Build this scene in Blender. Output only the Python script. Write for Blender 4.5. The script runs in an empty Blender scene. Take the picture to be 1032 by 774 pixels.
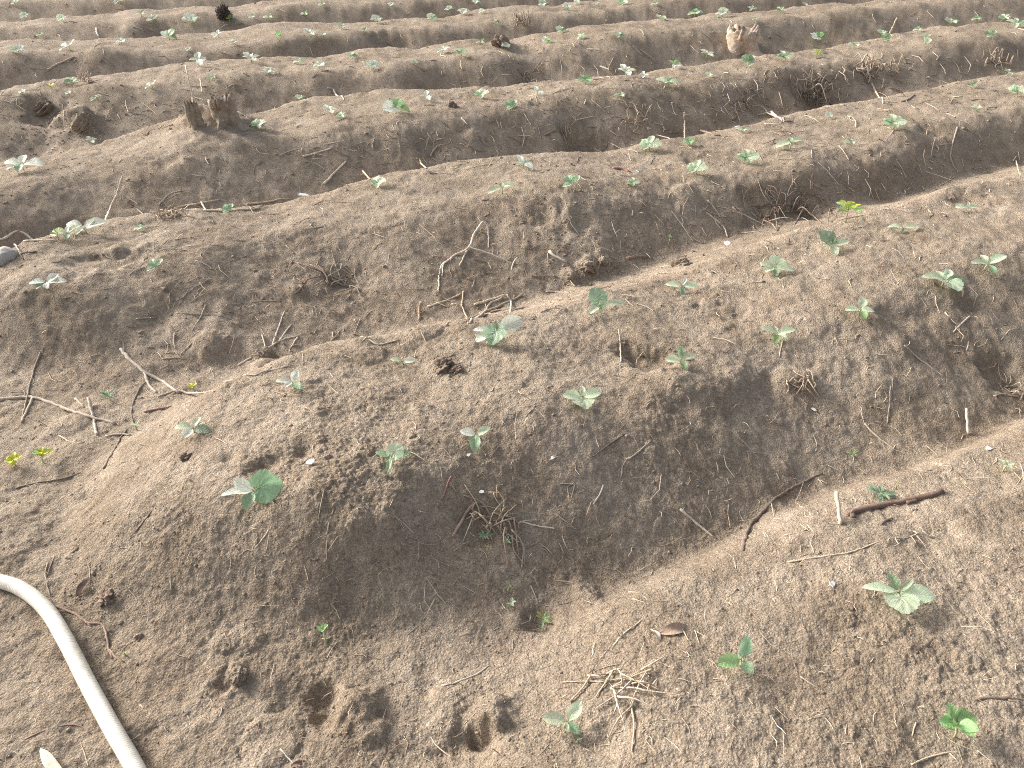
import bpy, math, random
import numpy as np
from mathutils import Vector, Matrix

random.seed(7)
RNG = np.random.default_rng(11)
S = bpy.context.scene
COL = S.collection

# ------------------------------------------------------------------ camera, sky, sun, exposure
FPX, PITCH, CAMH = 780.0, math.radians(35.0), 1.5       # focal length in pixels of a 1032 px wide frame
cam = bpy.data.cameras.new('camera')
cam.sensor_width = 36.0
cam.lens = FPX / 1032.0 * 36.0
cam.clip_start, cam.clip_end = 0.05, 2000.0
cam_o = bpy.data.objects.new('camera', cam)
cam_o.location = (0, 0, CAMH)
cam_o.rotation_euler = (math.radians(90) - PITCH, 0, 0)
COL.objects.link(cam_o)
S.camera = cam_o
S.cycles.use_denoising = False
S.cycles.filter_width = 1.05

SUN_EL, SUN_AZ = math.radians(25.0), math.radians(-63.0)   # azimuth clockwise from +Y (straight ahead)
W = bpy.data.worlds.new('World'); S.world = W; W.use_nodes = True
nt = W.node_tree
bg = nt.nodes['Background']
sky = nt.nodes.new('ShaderNodeTexSky'); sky.sky_type = 'NISHITA'; sky.sun_disc = False
sky.sun_elevation = SUN_EL; sky.sun_rotation = SUN_AZ
sky.dust_density = 6.0; sky.air_density = 1.0; sky.ozone_density = 1.0
hz = nt.nodes.new('ShaderNodeHueSaturation'); hz.inputs['Saturation'].default_value = 0.5   # thin milky overcast
nt.links.new(sky.outputs[0], hz.inputs['Color']); nt.links.new(hz.outputs[0], bg.inputs[0]); bg.inputs[1].default_value = 0.15
sun = bpy.data.lights.new('sun', 'SUN'); sun.energy = 2.75; sun.angle = math.radians(15.0); sun.color = (1.0, 0.94, 0.87)
sun_o = bpy.data.objects.new('sun', sun)
sd = Vector((math.sin(SUN_AZ) * math.cos(SUN_EL), math.cos(SUN_AZ) * math.cos(SUN_EL), math.sin(SUN_EL)))
sun_o.rotation_euler = sd.to_track_quat('Z', 'Y').to_euler(); sun_o.location = sd * 30
COL.objects.link(sun_o)
S.view_settings.view_transform = 'Standard'; S.view_settings.look = 'None'
S.view_settings.exposure = 0.83; S.view_settings.gamma = 1.0; S.view_settings.use_curve_mapping = False

# ------------------------------------------------------------------ numpy noise
_perm = np.random.default_rng(3).permutation(4096)
def _hash(ix, iy, k=0):
    return _perm[(_perm[(ix + 71 * k) & 4095] + iy) & 4095]
_ga = np.random.default_rng(5).random(4096) * 2 * np.pi
_GX, _GY = np.cos(_ga), np.sin(_ga)
_R1 = np.random.default_rng(6).random(4096); _R2 = np.random.default_rng(8).random(4096); _R3 = np.random.default_rng(9).random(4096)
def perlin(x, y, k=0):
    x = np.asarray(x, float); y = np.asarray(y, float)
    ix = np.floor(x).astype(np.int64); iy = np.floor(y).astype(np.int64)
    fx, fy = x - ix, y - iy
    u = fx * fx * fx * (fx * (fx * 6 - 15) + 10); v = fy * fy * fy * (fy * (fy * 6 - 15) + 10)
    def g(a, b):
        h = _hash(ix + a, iy + b, k)
        return _GX[h] * (fx - a) + _GY[h] * (fy - b)
    n0 = g(0, 0) * (1 - u) + g(1, 0) * u
    n1 = g(0, 1) * (1 - u) + g(1, 1) * u
    return (n0 * (1 - v) + n1 * v) * 1.4
def crumbs(x, y, cell, prob, k):
    """rounded crumbs sitting on the soil: 0..1 heights"""
    X = x / cell; Y = y / cell
    ix = np.floor(X).astype(np.int64); iy = np.floor(Y).astype(np.int64)
    h = np.zeros_like(X)
    for a in (-1, 0, 1):
        for b in (-1, 0, 1):
            q = _hash(ix + a, iy + b, k)
            px = ix + a + _R1[q]; py = iy + b + _R2[q]
            r = 0.28 + 0.5 * _R3[q]
            on = _R1[(q * 7 + 13) & 4095] < prob
            d2 = ((X - px) ** 2 + (Y - py) ** 2) / (r * r)
            hh = np.sqrt(np.clip(1 - d2, 0, None)) * r * on
            h = np.maximum(h, hh)
    return h

# ------------------------------------------------------------------ terrain
TH = math.radians(64.0)                                   # heading of the ridges, clockwise from +Y
UX, UY, VX, VY = math.sin(TH), math.cos(TH), -math.cos(TH), math.sin(TH)
def pl(*pts):
    a = np.array(pts); return lambda u: np.interp(u, a[:, 0], a[:, 1])
RIDGES = [  # base, near shoulder, far edge (v as a function of u), toe of the ridge end (u)
    (pl((0, -1.7)), pl((0, -1.3)), pl((0, -.45)), .75),
    (pl((0, -.25)), pl((0, .22)), pl((0, .78), (3, .86)), .10),
    (pl((-.3, 1.42), (.2, 1.31), (.5, 1.2), (3, 1.17)), pl((-.3, 1.8), (.2, 1.58), (.7, 1.62), (1.6, 1.66), (2.5, 1.71), (4, 1.72)),
     pl((0, 2.40), (.5, 2.46), (1.2, 2.36), (2.4, 2.50), (4.4, 2.53)), -.46),
    (pl((-.4, 2.80), (.8, 2.86), (1.5, 2.82), (2.8, 2.93), (4, 2.97)),
     pl((-.5, 3.38), (.7, 3.44), (1.8, 3.32), (2.7, 3.2), (3.7, 3.15), (5.5, 3.33)),
     pl((-.7, 3.9), (-.2, 4.12), (.9, 4.1), (1.6, 4.15), (2.5, 3.97), (3.6, 3.98), (4.8, 4.15), (6.6, 4.1)), -1.05),
    (pl((-.7, 4.3), (.9, 4.42), (3, 4.42), (6, 4.55)), pl((-.8, 4.72), (.9, 4.80), (2.2, 4.82), (3.8, 4.76), (6, 4.93)),
     pl((-.8, 5.25), (0, 5.58), (1.2, 5.76), (2.3, 5.56), (3.3, 5.4), (4.8, 5.42), (6.5, 5.65), (9, 5.7)), -1.7),
    (pl((-.8, 6.0), (2, 5.95), (8, 6.1)), pl((-.8, 6.72), (.5, 6.5), (1.9, 6.3), (5, 6.45), (8, 6.55)),
     pl((-.8, 7.1), (.4, 7.32), (1.9, 7.2), (3.4, 7.15), (5, 7.2), (8.5, 7.15)), -2.4),
    (pl((0, 7.5)), pl((-.8, 7.95), (2.3, 7.75), (6, 7.9)), pl((-.8, 8.75), (1.4, 8.8), (2.6, 8.55), (5, 8.7), (8, 8.65)), -3.0),
]
for i in range(7, 26):
    b = 9.0 + (i - 7) * 1.5
    RIDGES.append((pl((0, b)), pl((-1, b + .6), (3, b + .35), (7, b + .5)), pl((-1, b + 1.3), (3, b + 1.12), (8, b + 1.2)), -3.6 - .6 * (i - 7)))
DEPTH = 0.23
U0, V0, ST = -9.0, -5.0, 0.025
NU, NV = 1320, 1700
ug = U0 + ST * np.arange(NU); vg = V0 + ST * np.arange(NV)
def wob(u, k, a, w): return a * perlin(u / w, np.full_like(u, k * 3.7 + .5), k)
kn_v, kn_z = [np.full(NU, -9.0)], [np.full(NU, -DEPTH)]
HEAD = -0.215
for i, (b, s, f, toe) in enumerate(RIDGES):
    bu = b(ug) + wob(ug, i, .09, .9); su = s(ug) + wob(ug, i + 40, .085, .55) + wob(ug, i + 90, .035, .21); fu = f(ug) + wob(ug, i + 80, .05, .7)
    hgt = wob(ug, i + 120, .055, 1.3) + wob(ug, i + 200, .03, .45)
    c = .5 * (su + fu)
    if i == 1: hgt = hgt - .11 + .06 * np.clip((ug - .4) / 1.5, 0, 1)            # the nearest ridge is low and slumped
    kn_v += [bu, bu * .62 + su * .38, su - .005, su + .13, fu, fu + (.12 if i != 1 else .30)]
    kn_z += [np.full(NU, -DEPTH) + wob(ug, i + 160, .04, .8), -.158 + hgt * .5, -.032 + hgt, .004 + hgt, -.012 + hgt, -.10 + hgt * .5]
kn_v = np.array(kn_v); kn_z = np.array(kn_z)
kn_v = np.maximum.accumulate(kn_v, axis=0)
TAB = np.empty((NU, NV))
vc = np.array([[.5 * (s(x) + f(x)) for (_, s, f, _) in RIDGES] for x in (0.0,)])[0]
toes = np.array([r[3] for r in RIDGES])
for j in range(NU):
    z = np.interp(vg, kn_v[:, j], kn_z[:, j])
    k = np.abs(vg[:, None] - vc[None]).argmin(1)
    te = toes[k] + .42 * np.clip((np.abs(vg - vc[k]) / .62), 0, 1.2) ** 2 - .05
    t = np.clip((ug[j] - te) / .55, 0, 1); t = np.sin(t * np.pi / 2) ** 1.15
    TAB[j] = HEAD + (z - HEAD) * t
kx = np.arange(-6, 7) * ST; ker = np.exp(-.5 * (kx / .030) ** 2); ker /= ker.sum()
def blur(a):
    p = np.pad(a, ((6, 6), (0, 0)), mode='edge')
    return sum(w * p[i:i + a.shape[0]] for i, w in enumerate(ker))
TAB = blur(blur(TAB).T.copy()).T.copy()
def table(x, y):
    u = (x * UX + y * UY - U0) / ST; v = (x * VX + y * VY - V0) / ST
    u = np.clip(u, 0, NU - 1.001); v = np.clip(v, 0, NV - 1.001)
    i = u.astype(int); j = v.astype(int); a = u - i; b = v - j
    return TAB[i, j] * (1 - a) * (1 - b) + TAB[i + 1, j] * a * (1 - b) + TAB[i, j + 1] * (1 - a) * b + TAB[i + 1, j + 1] * a * b
MODA = np.zeros((0, 5))      # local pits (negative) and lumps: x, y, radius, height, sharpness
def coarse(x, y):
    x = np.asarray(x, float); y = np.asarray(y, float)
    z = table(x, y)
    wx = x + .05 * perlin(x * 4.1, y * 4.1, 21); wy = y + .05 * perlin(x * 4.1, y * 4.1, 22)
    z = z + .018 * perlin(wx / .55, wy / .55, 1) + .010 * perlin(wx / .24, wy / .24, 2) * (0.4 + .9 * np.clip(perlin(x / .9, y / .9, 30) + .4, 0, 1.2))
    z = z + .007 * perlin(wx / .11, wy / .11, 3) - .012 * np.clip(.22 - np.abs(perlin(wx / .19, wy / .19, 33)), 0, 1) * np.clip(perlin(x / .5, y / .5, 34) * 2, 0, 1)
    if len(MODA):
        m = MODA
        if x.size < 4000:
            R3_ = m[:, 2] * 2.6
            m = m[(m[:, 0] + R3_ > x.min()) & (m[:, 0] - R3_ < x.max()) & (m[:, 1] + R3_ > y.min()) & (m[:, 1] - R3_ < y.max())]
        if len(m):
            n1, n2 = perlin(x * 11, y * 11, 23), perlin(x * 11, y * 11, 24); n3, n4 = perlin(x * 34, y * 34, 25), perlin(x * 34, y * 34, 26)
            for (mx, my, r, h, e) in m:
                a, b = min(.05, r * .55), min(.02, r * .22)
                d2 = ((x - mx + a * n1 + b * n3) ** 2 + (y - my + a * n2 + b * n4) ** 2) / (r * r)
                z = z + h * np.exp(-d2 ** e)
    return z
def height(x, y):
    z = coarse(x, y)
    rough = np.clip(.36 + .8 * perlin(x / .33, y / .33, 31) + .5 * perlin(x / .13, y / .13, 32), .08, 1.2)
    rough = rough + 1.0 * np.exp(-(((x + .52) / .30) ** 2 + ((y - 1.72) / .34) ** 2)) + .12 * np.exp(-(((x - .75) / .6) ** 2 + ((y - 1.05) / .35) ** 2))
    z = z + .0042 * perlin(x / .045, y / .045, 4) + .0026 * perlin(x / .021, y / .021, 5)
    z = z + rough * ((.0030 * crumbs(x, y, .016, .18, 6) + .0042 * crumbs(x, y, .0095, .75, 7)))
    z = z + .021 * crumbs(x, y, .05, .15, 8) * np.clip(rough - .3, 0, .8) + .02 * crumbs(x, y, .11, .12, 10) * np.clip(perlin(x / .7, y / .7, 35) * 2, 0, 1)
    z = z + .0011 * perlin(x / .008, y / .008, 9)
    return z

# ------------------------------------------------------------------ from a sight line to a point on the ground
cP, sP = math.cos(PITCH), math.sin(PITCH)
def ray(px, py):
    a = (np.asarray(px, float) - 516) / FPX; b = -(np.asarray(py, float) - 387) / FPX
    return np.stack([a, cP + b * sP, -sP + b * cP], -1)
def ats(px, py, off=0.0):
    d = ray(px, py)
    t0 = (CAMH - .25) / np.maximum(-d[:, 2], .02); t1 = (CAMH + .30) / np.maximum(-d[:, 2], .02)
    n = 40 if len(t0) > 1 else 120
    prev = t0.copy(); hit = np.full(len(t0), np.nan)
    if len(t0) == 1:                                      # a single sight line: all steps at once
        t = t0 + (t1 - t0) * np.arange(n + 1) / n
        p = d * t[:, None]
        below = (p[:, 2] + CAMH) < coarse(p[:, 0], p[:, 1]) + off
        if below.any():
            k = int(below.argmax()); hit[0] = t[k] - (0 if k == 0 else .5 * (t1 - t0)[0] / n)
    for k in range(n + 1) if len(t0) > 1 else ():
        t = t0 + (t1 - t0) * k / n
        p = d * t[:, None]
        below = (p[:, 2] + CAMH) < coarse(p[:, 0], p[:, 1]) + off
        new = below & np.isnan(hit)
        hit[new] = t[new] if k == 0 else t[new] - .5 * (t1 - t0)[new] / n
        if not np.isnan(hit).any(): break
    hit = np.where(np.isnan(hit), t1, hit)
    for _ in range(4):                                    # a few secant-like corrections
        p = d * hit[:, None]
        g = (p[:, 2] + CAMH) - coarse(p[:, 0], p[:, 1]) - off
        hit = hit + np.clip(g / np.maximum(-d[:, 2], .05) * .6, -.03, .03)
    p = d * hit[:, None]
    return p[:, 0], p[:, 1], hit
def at(px, py, off=0.0):
    x, y, t = ats(np.array([px]), np.array([py]), off)
    z = float(height(x, y)[0])
    return Vector((float(x[0]), float(y[0]), z + off)), float(t[0])     # t*|pixel|/FPX metres per pixel
def mpp(t): return t / FPX

# pits, hollows and lumps seen in the soil (pixel, radius in m, height in m)
_mods = [
    (655, 360, .075, -.055, 1.6), (632, 352, .05, -.03, 1.3), (690, 385, .09, .02, 1.0),
    (484, 740, .024, -.04, 1.3), (470, 752, .05, -.03, 1.2), (500, 718, .045, .04, 1.7), (455, 715, .05, .02, 1.4),
    (322, 708, .04, -.042, 1.2), (352, 716, .055, .04, 1.8), (375, 705, .04, .02, 1.6), (374, 738, .035, .022, 1.6), (331, 722, .03, -.03, 1.4), (300, 700, .05, -.02, 1.2),
    (610, 745, .04, -.02, 1.3), (240, 683, .03, .025, 1.5), (228, 690, .03, -.02, 1.5),
    (592, 146, .14, -.10, 1.6), (575, 135, .08, -.05, 1.4), (432, 148, .07, -.05, 1.5),
    (550, 216, .08, -.035, 1.2), (585, 224, .05, -.03, 1.3), (568, 232, .04, -.02, 1.3), (560, 206, .10, .02, 1.2),
    (820, 97, .16, -.13, 1.6), (880, 78, .14, -.06, 1.4), (535, 82, .14, -.11, 1.5), (510, 48, .14, .05, 1.3), (395, 42, .18, -.08, 1.4),
    (45, 112, .16, -.08, 1.3), (82, 122, .10, .09, 1.7), (25, 150, .18, -.05, 1.3), (60, 118, .08, .05, 1.5),
    (197, 128, .10, .07, 1.0), (228, 127, .16, .07, 1.0), (215, 132, .28, .05, 1.0), (90, 262, .10, -.035, 1.3), (130, 258, .09, -.03, 1.4), (120, 250, .05, .02, 1.5),
    (90, 498, .04, -.02, 1.4), (40, 640, .3, -.015, 1.2), (265, 470, .05, -.018, 1.5), (305, 452, .035, -.02, 1.4), (230, 462, .03, -.015, 1.4),
    (545, 625, .04, -.03, 1.6), (520, 628, .035, .02, 1.5), (590, 600, .05, .02, 1.5),
    (775, 388, .05, -.025, 1.4), (800, 380, .05, .02, 1.4), (740, 380, .05, .02, 1.4), (905, 320, .06, -.02, 1.4), (980, 305, .06, -.03, 1.4),
    (955, 540, .07, -.015, 1.3), (480, 530, .05, -.03, 1.4), (690, 410, .05, -.02, 1.4), (592, 270, .05, .035, 1.8), (575, 280, .04, .03, 1.7), (610, 262, .04, .03, 1.7),
    (350, 280, .10, -.03, 1.4), (300, 295, .05, .02, 1.5), (215, 345, .06, .03, 1.5), (265, 368, .05, .03, 1.5), (160, 320, .07, -.02, 1.3),
    (985, 200, .12, -.03, 1.3), (1010, 375, .08, -.05, 1.4), (735, 400, .06, .015, 1.3),
    (440, 370, .03, .012, 1.5), (630, 70, .10, -.03, 1.3), (690, 200, .10, .03, 1.4), (760, 205, .08, -.04, 1.4), (820, 215, .12, -.05, 1.3),
    (940, 130, .10, -.03, 1.4), (700, 160, .07, -.02, 1.4), (480, 140, .06, .03, 1.4), (160, 35, .12, -.06, 1.4), (130, 34, .10, .04, 1.4), (65, 85, .16, .04, 1.3),
    (165, 160, .08, -.03, 1.3), (100, 55, .2, .03, 1.3),
]
_x, _y, _t = ats(np.array([m[0] for m in _mods], float), np.array([m[1] for m in _mods], float))
_newm = [(float(a), float(b), m[2], m[3], m[4]) for a, b, m in zip(_x, _y, _mods)]
MODA = np.array(_newm)

# ------------------------------------------------------------------ materials
def mat(name):
    m = bpy.data.materials.new(name); m.use_nodes = True
    n = m.node_tree; b = n.nodes['Principled BSDF']
    return m, n, b
def ramp(n, fac, stops):
    r = n.nodes.new('ShaderNodeValToRGB'); e = r.color_ramp.elements
    while len(e) < len(stops): e.new(.5)
    for el, (p, c) in zip(e, stops): el.position = p; el.color = (*c, 1)
    n.links.new(fac, r.inputs[0]); return r.outputs[0]
def noise(n, vec, scale, detail=4, rough=.55):
    t = n.nodes.new('ShaderNodeTexNoise'); t.inputs['Scale'].default_value = scale; t.inputs['Detail'].default_value = detail; t.inputs['Roughness'].default_value = rough
    if vec is not None: n.links.new(vec, t.inputs['Vector'])
    return t.outputs['Fac']
def mix(n, a, b, fac, mode='MIX'):
    m = n.nodes.new('ShaderNodeMix'); m.data_type = 'RGBA'; m.blend_type = mode
    for sock, v in ((m.inputs[6], a), (m.inputs[7], b), (m.inputs[0], fac)):
        if hasattr(v, 'is_output'): n.links.new(v, sock)
        elif isinstance(v, tuple): sock.default_value = (*v, 1)
        else: sock.default_value = v
    return m.outputs[2]
def mathn(n, op, a, b=0.0, c=0.0):
    m = n.nodes.new('ShaderNodeMath'); m.operation = op
    for s, v in zip(m.inputs, (a, b, c)):
        if hasattr(v, 'is_output'): n.links.new(v, s)
        else: s.default_value = v
    return m.outputs[0]

def soil_material():
    m, n, b = mat('sandy soil')
    g = n.nodes.new('ShaderNodeNewGeometry').outputs['Position']
    big = noise(n, g, 1.3, 5, .6); mid = noise(n, g, 9, 5, .6); fine = noise(n, g, 70, 4, .65); grain = noise(n, g, 230, 3, .7)
    c = ramp(n, big, [(.3, (.315, .260, .199)), (.7, (.402, .333, .260))])
    c = mix(n, c, ramp(n, noise(n, g, 3.1, 6, .62), [(.40, (.80, .77, .74)), (.56, (1, 1, 1))]), .8, 'MULTIPLY')
    c = mix(n, c, ramp(n, mid, [(.32, (.78, .77, .76)), (.62, (1.05, 1.05, 1.05))]), .8, 'MULTIPLY')
    c = mix(n, c, ramp(n, fine, [(.3, (.68, .66, .64)), (.68, (1.2, 1.2, 1.2))]), .75, 'MULTIPLY')
    c = mix(n, c, ramp(n, grain, [(.3, (.58, .57, .56)), (.5, (1, 1, 1)), (.72, (1.45, 1.45, 1.44))]), .85, 'MULTIPLY')
    n.links.new(c, b.inputs['Base Color'])
    b.inputs['Roughness'].default_value = .95; b.inputs['Specular IOR Level'].default_value = .15
    vo = n.nodes.new('ShaderNodeTexVoronoi'); vo.inputs['Scale'].default_value = 165; vo.inputs['Randomness'].default_value = 1
    wv = n.nodes.new('ShaderNodeVectorMath'); wv.operation = 'ADD'; n.links.new(g, wv.inputs[0])
    nz = n.nodes.new('ShaderNodeTexNoise'); nz.inputs['Scale'].default_value = 90; nz.inputs['Detail'].default_value = 3; n.links.new(g, nz.inputs['Vector'])
    sc_ = n.nodes.new('ShaderNodeVectorMath'); sc_.operation = 'SCALE'; sc_.inputs[3].default_value = .006; n.links.new(nz.outputs['Color'], sc_.inputs[0]); n.links.new(sc_.outputs[0], wv.inputs[1])
    n.links.new(wv.outputs[0], vo.inputs['Vector'])
    c2 = mix(n, c, ramp(n, vo.outputs['Distance'], [(.15, (1.12, 1.12, 1.12)), (.75, (.62, .61, .60))]), .38, 'MULTIPLY')
    gr = noise(n, g, 560, 2, .6)
    c2 = mix(n, c2, ramp(n, gr, [(.36, (.62, .61, .60)), (.5, (1, 1, 1)), (.66, (1.38, 1.37, 1.36))]), .55, 'MULTIPLY')
    n.links.new(c2, b.inputs['Base Color'])
    bp = n.nodes.new('ShaderNodeBump'); bp.inputs['Strength'].default_value = 1.0; bp.inputs['Distance'].default_value = .0034
    h = mathn(n, 'ADD', mathn(n, 'MULTIPLY', noise(n, g, 150, 5, .72), 1.3), mathn(n, 'MULTIPLY', vo.outputs['Distance'], -.8))
    n.links.new(h, bp.inputs['Height']); n.links.new(bp.outputs[0], b.inputs['Normal'])
    return m
SOIL = soil_material()

def dry_material(name, c0, c1, scale=60, rough=.8):
    m, n, b = mat(name)
    tc = n.nodes.new('ShaderNodeTexCoord').outputs['Object']
    oi = n.nodes.new('ShaderNodeObjectInfo').outputs['Random']
    f = noise(n, tc, scale, 5, .65); f2 = noise(n, tc, scale * 6, 3, .6)
    c = ramp(n, f, [(.3, c0), (.7, c1)])
    c = mix(n, c, ramp(n, f2, [(.3, (.65, .65, .65)), (.7, (1.15, 1.15, 1.15))]), .7, 'MULTIPLY')
    v = mathn(n, 'MULTIPLY_ADD', oi, .5, .75)
    hs = n.nodes.new('ShaderNodeHueSaturation'); n.links.new(c, hs.inputs['Color']); n.links.new(v, hs.inputs['Value'])
    n.links.new(hs.outputs[0], b.inputs['Base Color']); b.inputs['Roughness'].default_value = rough
    bp = n.nodes.new('ShaderNodeBump'); bp.inputs['Strength'].default_value = .6; bp.inputs['Distance'].default_value = .002
    n.links.new(f2, bp.inputs['Height']); n.links.new(bp.outputs[0], b.inputs['Normal'])
    return m
M = {
    'straw': dry_material('dry straw', (.44, .34, .235), (.66, .55, .41)),
    'pale': dry_material('bleached wood', (.50, .42, .33), (.68, .60, .50)),
    'grey': dry_material('weathered twig', (.30, .245, .19), (.46, .385, .305)),
    'brown': dry_material('brown bark', (.19, .12, .09), (.34, .23, .175)),
    'dark': dry_material('dark damp wood', (.155, .115, .085), (.30, .23, .175)),
    'red': dry_material('reddish twig', (.22, .11, .085), (.38, .21, .165)),
    'splint': dry_material('torn heartwood', (.27, .175, .12), (.50, .37, .275), 30),
    'stump': dry_material('dusty stump wood', (.24, .19, .14), (.46, .38, .29), 25),
    'torn': dry_material('torn pale stump wood', (.32, .245, .18), (.54, .43, .33), 14),
    'clod': dry_material('damp clod', (.17, .122, .09), (.28, .205, .15), 40, .95),
    'stone': dry_material('pale stone', (.42, .38, .33), (.60, .55, .49), 30),
    'char': dry_material('dark dry brush', (.065, .048, .037), (.15, .115, .09)),
}
def leaf_material(name, c0, c1, vein, rough=.42, trans=.42):
    m, n, b = mat(name)
    uv = n.nodes.new('ShaderNodeUVMap'); uv.uv_map = 'UVMap'
    sp = n.nodes.new('ShaderNodeSeparateXYZ'); n.links.new(uv.outputs[0], sp.inputs[0])
    x, y = sp.outputs[0], sp.outputs[1]
    ay = mathn(n, 'ABSOLUTE', y)
    mid = mathn(n, 'SMOOTH_MIN', mathn(n, 'DIVIDE', ay, .022), 1.0, .1)
    lat = mathn(n, 'FRACT', mathn(n, 'MULTIPLY', mathn(n, 'SUBTRACT', x, mathn(n, 'MULTIPLY', ay, 1.05)), 5.0))
    lat = mathn(n, 'MINIMUM', mathn(n, 'DIVIDE', mathn(n, 'ABSOLUTE', mathn(n, 'SUBTRACT', lat, .5)), .09), 1.0)
    v = mathn(n, 'MINIMUM', mid, lat)                     # 0 on a vein, 1 between veins
    tc = n.nodes.new('ShaderNodeTexCoord').outputs['Object']
    oi = n.nodes.new('ShaderNodeObjectInfo').outputs['Random']
    f = noise(n, tc, 45, 4, .6)
    c = ramp(n, f, [(.3, c0), (.7, c1)])
    c = mix(n, vein, c, mathn(n, 'MULTIPLY_ADD', v, .8, .2))
    hs = n.nodes.new('ShaderNodeHueSaturation'); n.links.new(c, hs.inputs['Color'])
    n.links.new(mathn(n, 'MULTIPLY_ADD', oi, .35, .83), hs.inputs['Value'])
    n.links.new(mathn(n, 'MULTIPLY_ADD', oi, .04, .48), hs.inputs['Hue'])
    n.links.new(hs.outputs[0], b.inputs['Base Color'])
    b.inputs['Roughness'].default_value = rough
    bp = n.nodes.new('ShaderNodeBump'); bp.inputs['Strength'].default_value = .5; bp.inputs['Distance'].default_value = .002
    n.links.new(mathn(n, 'ADD', v, mathn(n, 'MULTIPLY', noise(n, tc, 260, 2), 1.0)), bp.inputs['Height']); n.links.new(bp.outputs[0], b.inputs['Normal'])
    tr = n.nodes.new('ShaderNodeBsdfTranslucent'); n.links.new(hs.outputs[0], tr.inputs[0])
    mx = n.nodes.new('ShaderNodeMixShader'); mx.inputs[0].default_value = trans
    n.links.new(b.outputs[0], mx.inputs[1]); n.links.new(tr.outputs[0], mx.inputs[2])
    n.links.new(mx.outputs[0], n.nodes['Material Output'].inputs[0])
    return m
LM = {
    'g': leaf_material('sage green leaf', (.25, .41, .23), (.36, .51, .32), (.52, .62, .42)),
    'p': leaf_material('dusty leaf with sky glare', (.55, .67, .45), (.69, .78, .58), (.76, .81, .67)),  # glare of the hazy sky on dusty leaves, put into a paler base colour
    'w': leaf_material('whitish leaf', (.70, .75, .62), (.84, .86, .77), (.45, .52, .36), .5, .35),
    'l': leaf_material('fresh green leaf', (.26, .44, .18), (.38, .56, .26), (.54, .67, .38)),
    'y': leaf_material('yellow green leaf', (.50, .54, .05), (.68, .68, .09), (.70, .70, .2)),
    's': leaf_material('seedling stem', (.34, .38, .17), (.46, .48, .26), (.45, .47, .26), .55, .05),
    'b': leaf_material('bluish green leaf', (.26, .39, .25), (.36, .48, .33), (.52, .60, .46)),
}

# ------------------------------------------------------------------ mesh helpers
class MB:
    def __init__(s): s.v = []; s.f = []; s.uv = []; s.mi = []; s.mats = []
    def add(s, v, f, uv=None, m=None, X=None):
        o = len(s.v)
        if m is not None and m not in s.mats: s.mats.append(m)
        k = s.mats.index(m) if m is not None else 0
        s.v += [tuple(X @ Vector(p)) if X else tuple(p) for p in v]
        s.uv += uv if uv else [(0.5, 0.3)] * len(v)
        s.f += [tuple(i + o for i in q) for q in f]; s.mi += [k] * len(f)
    def build(s, name, parent=None, loc=None, smooth=True):
        me = bpy.data.meshes.new(name)
        me.from_pydata(s.v, [], s.f)
        for m in s.mats: me.materials.append(m)
        ul = me.uv_layers.new(name='UVMap')
        li = np.empty(len(me.loops), np.int32); me.loops.foreach_get('vertex_index', li)
        ul.data.foreach_set('uv', np.array(s.uv, np.float32)[li].ravel())
        me.polygons.foreach_set('material_index', np.array(s.mi, np.int32))
        me.polygons.foreach_set('use_smooth', np.full(len(me.polygons), smooth))
        me.update()
        o = bpy.data.objects.new(name, me); COL.objects.link(o)
        if parent: o.parent = parent
        if loc is not None: o.location = loc
        return o
def tag(o, label, cat, group=None, kind=None):
    if label: o['label'] = label
    if cat: o['category'] = cat
    if group: o['group'] = group
    if kind: o['kind'] = kind
    return o
def empty(name, loc):
    o = bpy.data.objects.new(name, None); o.empty_display_size = .03; o.location = loc; COL.objects.link(o); return o
def tube(pts, rad, sides=6, rnd=None, rough=0.0, cap=True):
    pts = [Vector(p) for p in pts]; n = len(pts)
    v, f = [], []
    up = Vector((0, 0, 1))
    side = None
    for i, p in enumerate(pts):
        t = (pts[min(i + 1, n - 1)] - pts[max(i - 1, 0)])
        t = t.normalized() if t.length > 1e-9 else Vector((0, 0, 1))
        a = t.cross(up)
        if a.length < .05: a = t.cross(Vector((0, 1, 0)))
        a.normalize()
        if side is not None and a.dot(side) < 0: a = -a
        side = a; b = a.cross(t).normalized()
        for k in range(sides):
            q = 2 * math.pi * k / sides
            r = rad[i] * (1 + (rnd.uniform(-rough, rough) if rnd else 0))
            v.append(p + (a * math.cos(q) + b * math.sin(q)) * r)
    for i in range(n - 1):
        for k in range(sides):
            k2 = (k + 1) % sides
            f.append((i * sides + k, i * sides + k2, (i + 1) * sides + k2, (i + 1) * sides + k))
    if cap:
        f.append(tuple(range(sides - 1, -1, -1))); f.append(tuple((n - 1) * sides + k for k in range(sides)))
    return v, f
def resample(pts, step):
    """smooth curve through points (Catmull-Rom)"""
    pts = [Vector(p) for p in pts]
    if len(pts) == 2: pts = [pts[0], pts[0].lerp(pts[1], .5), pts[1]]
    P = [pts[0] * 2 - pts[1]] + pts + [pts[-1] * 2 - pts[-2]]
    out = []
    for i in range(1, len(P) - 2):
        n = max(2, int((P[i + 1] - P[i]).length / step))
        for k in range(n):
            t = k / n
            out.append(.5 * ((2 * P[i]) + (P[i + 1] - P[i - 1]) * t + (2 * P[i - 1] - 5 * P[i] + 4 * P[i + 1] - P[i + 2]) * t * t + (3 * P[i] - P[i - 1] - 3 * P[i + 1] + P[i + 2]) * t ** 3))
    out.append(P[-2]); return out

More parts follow.
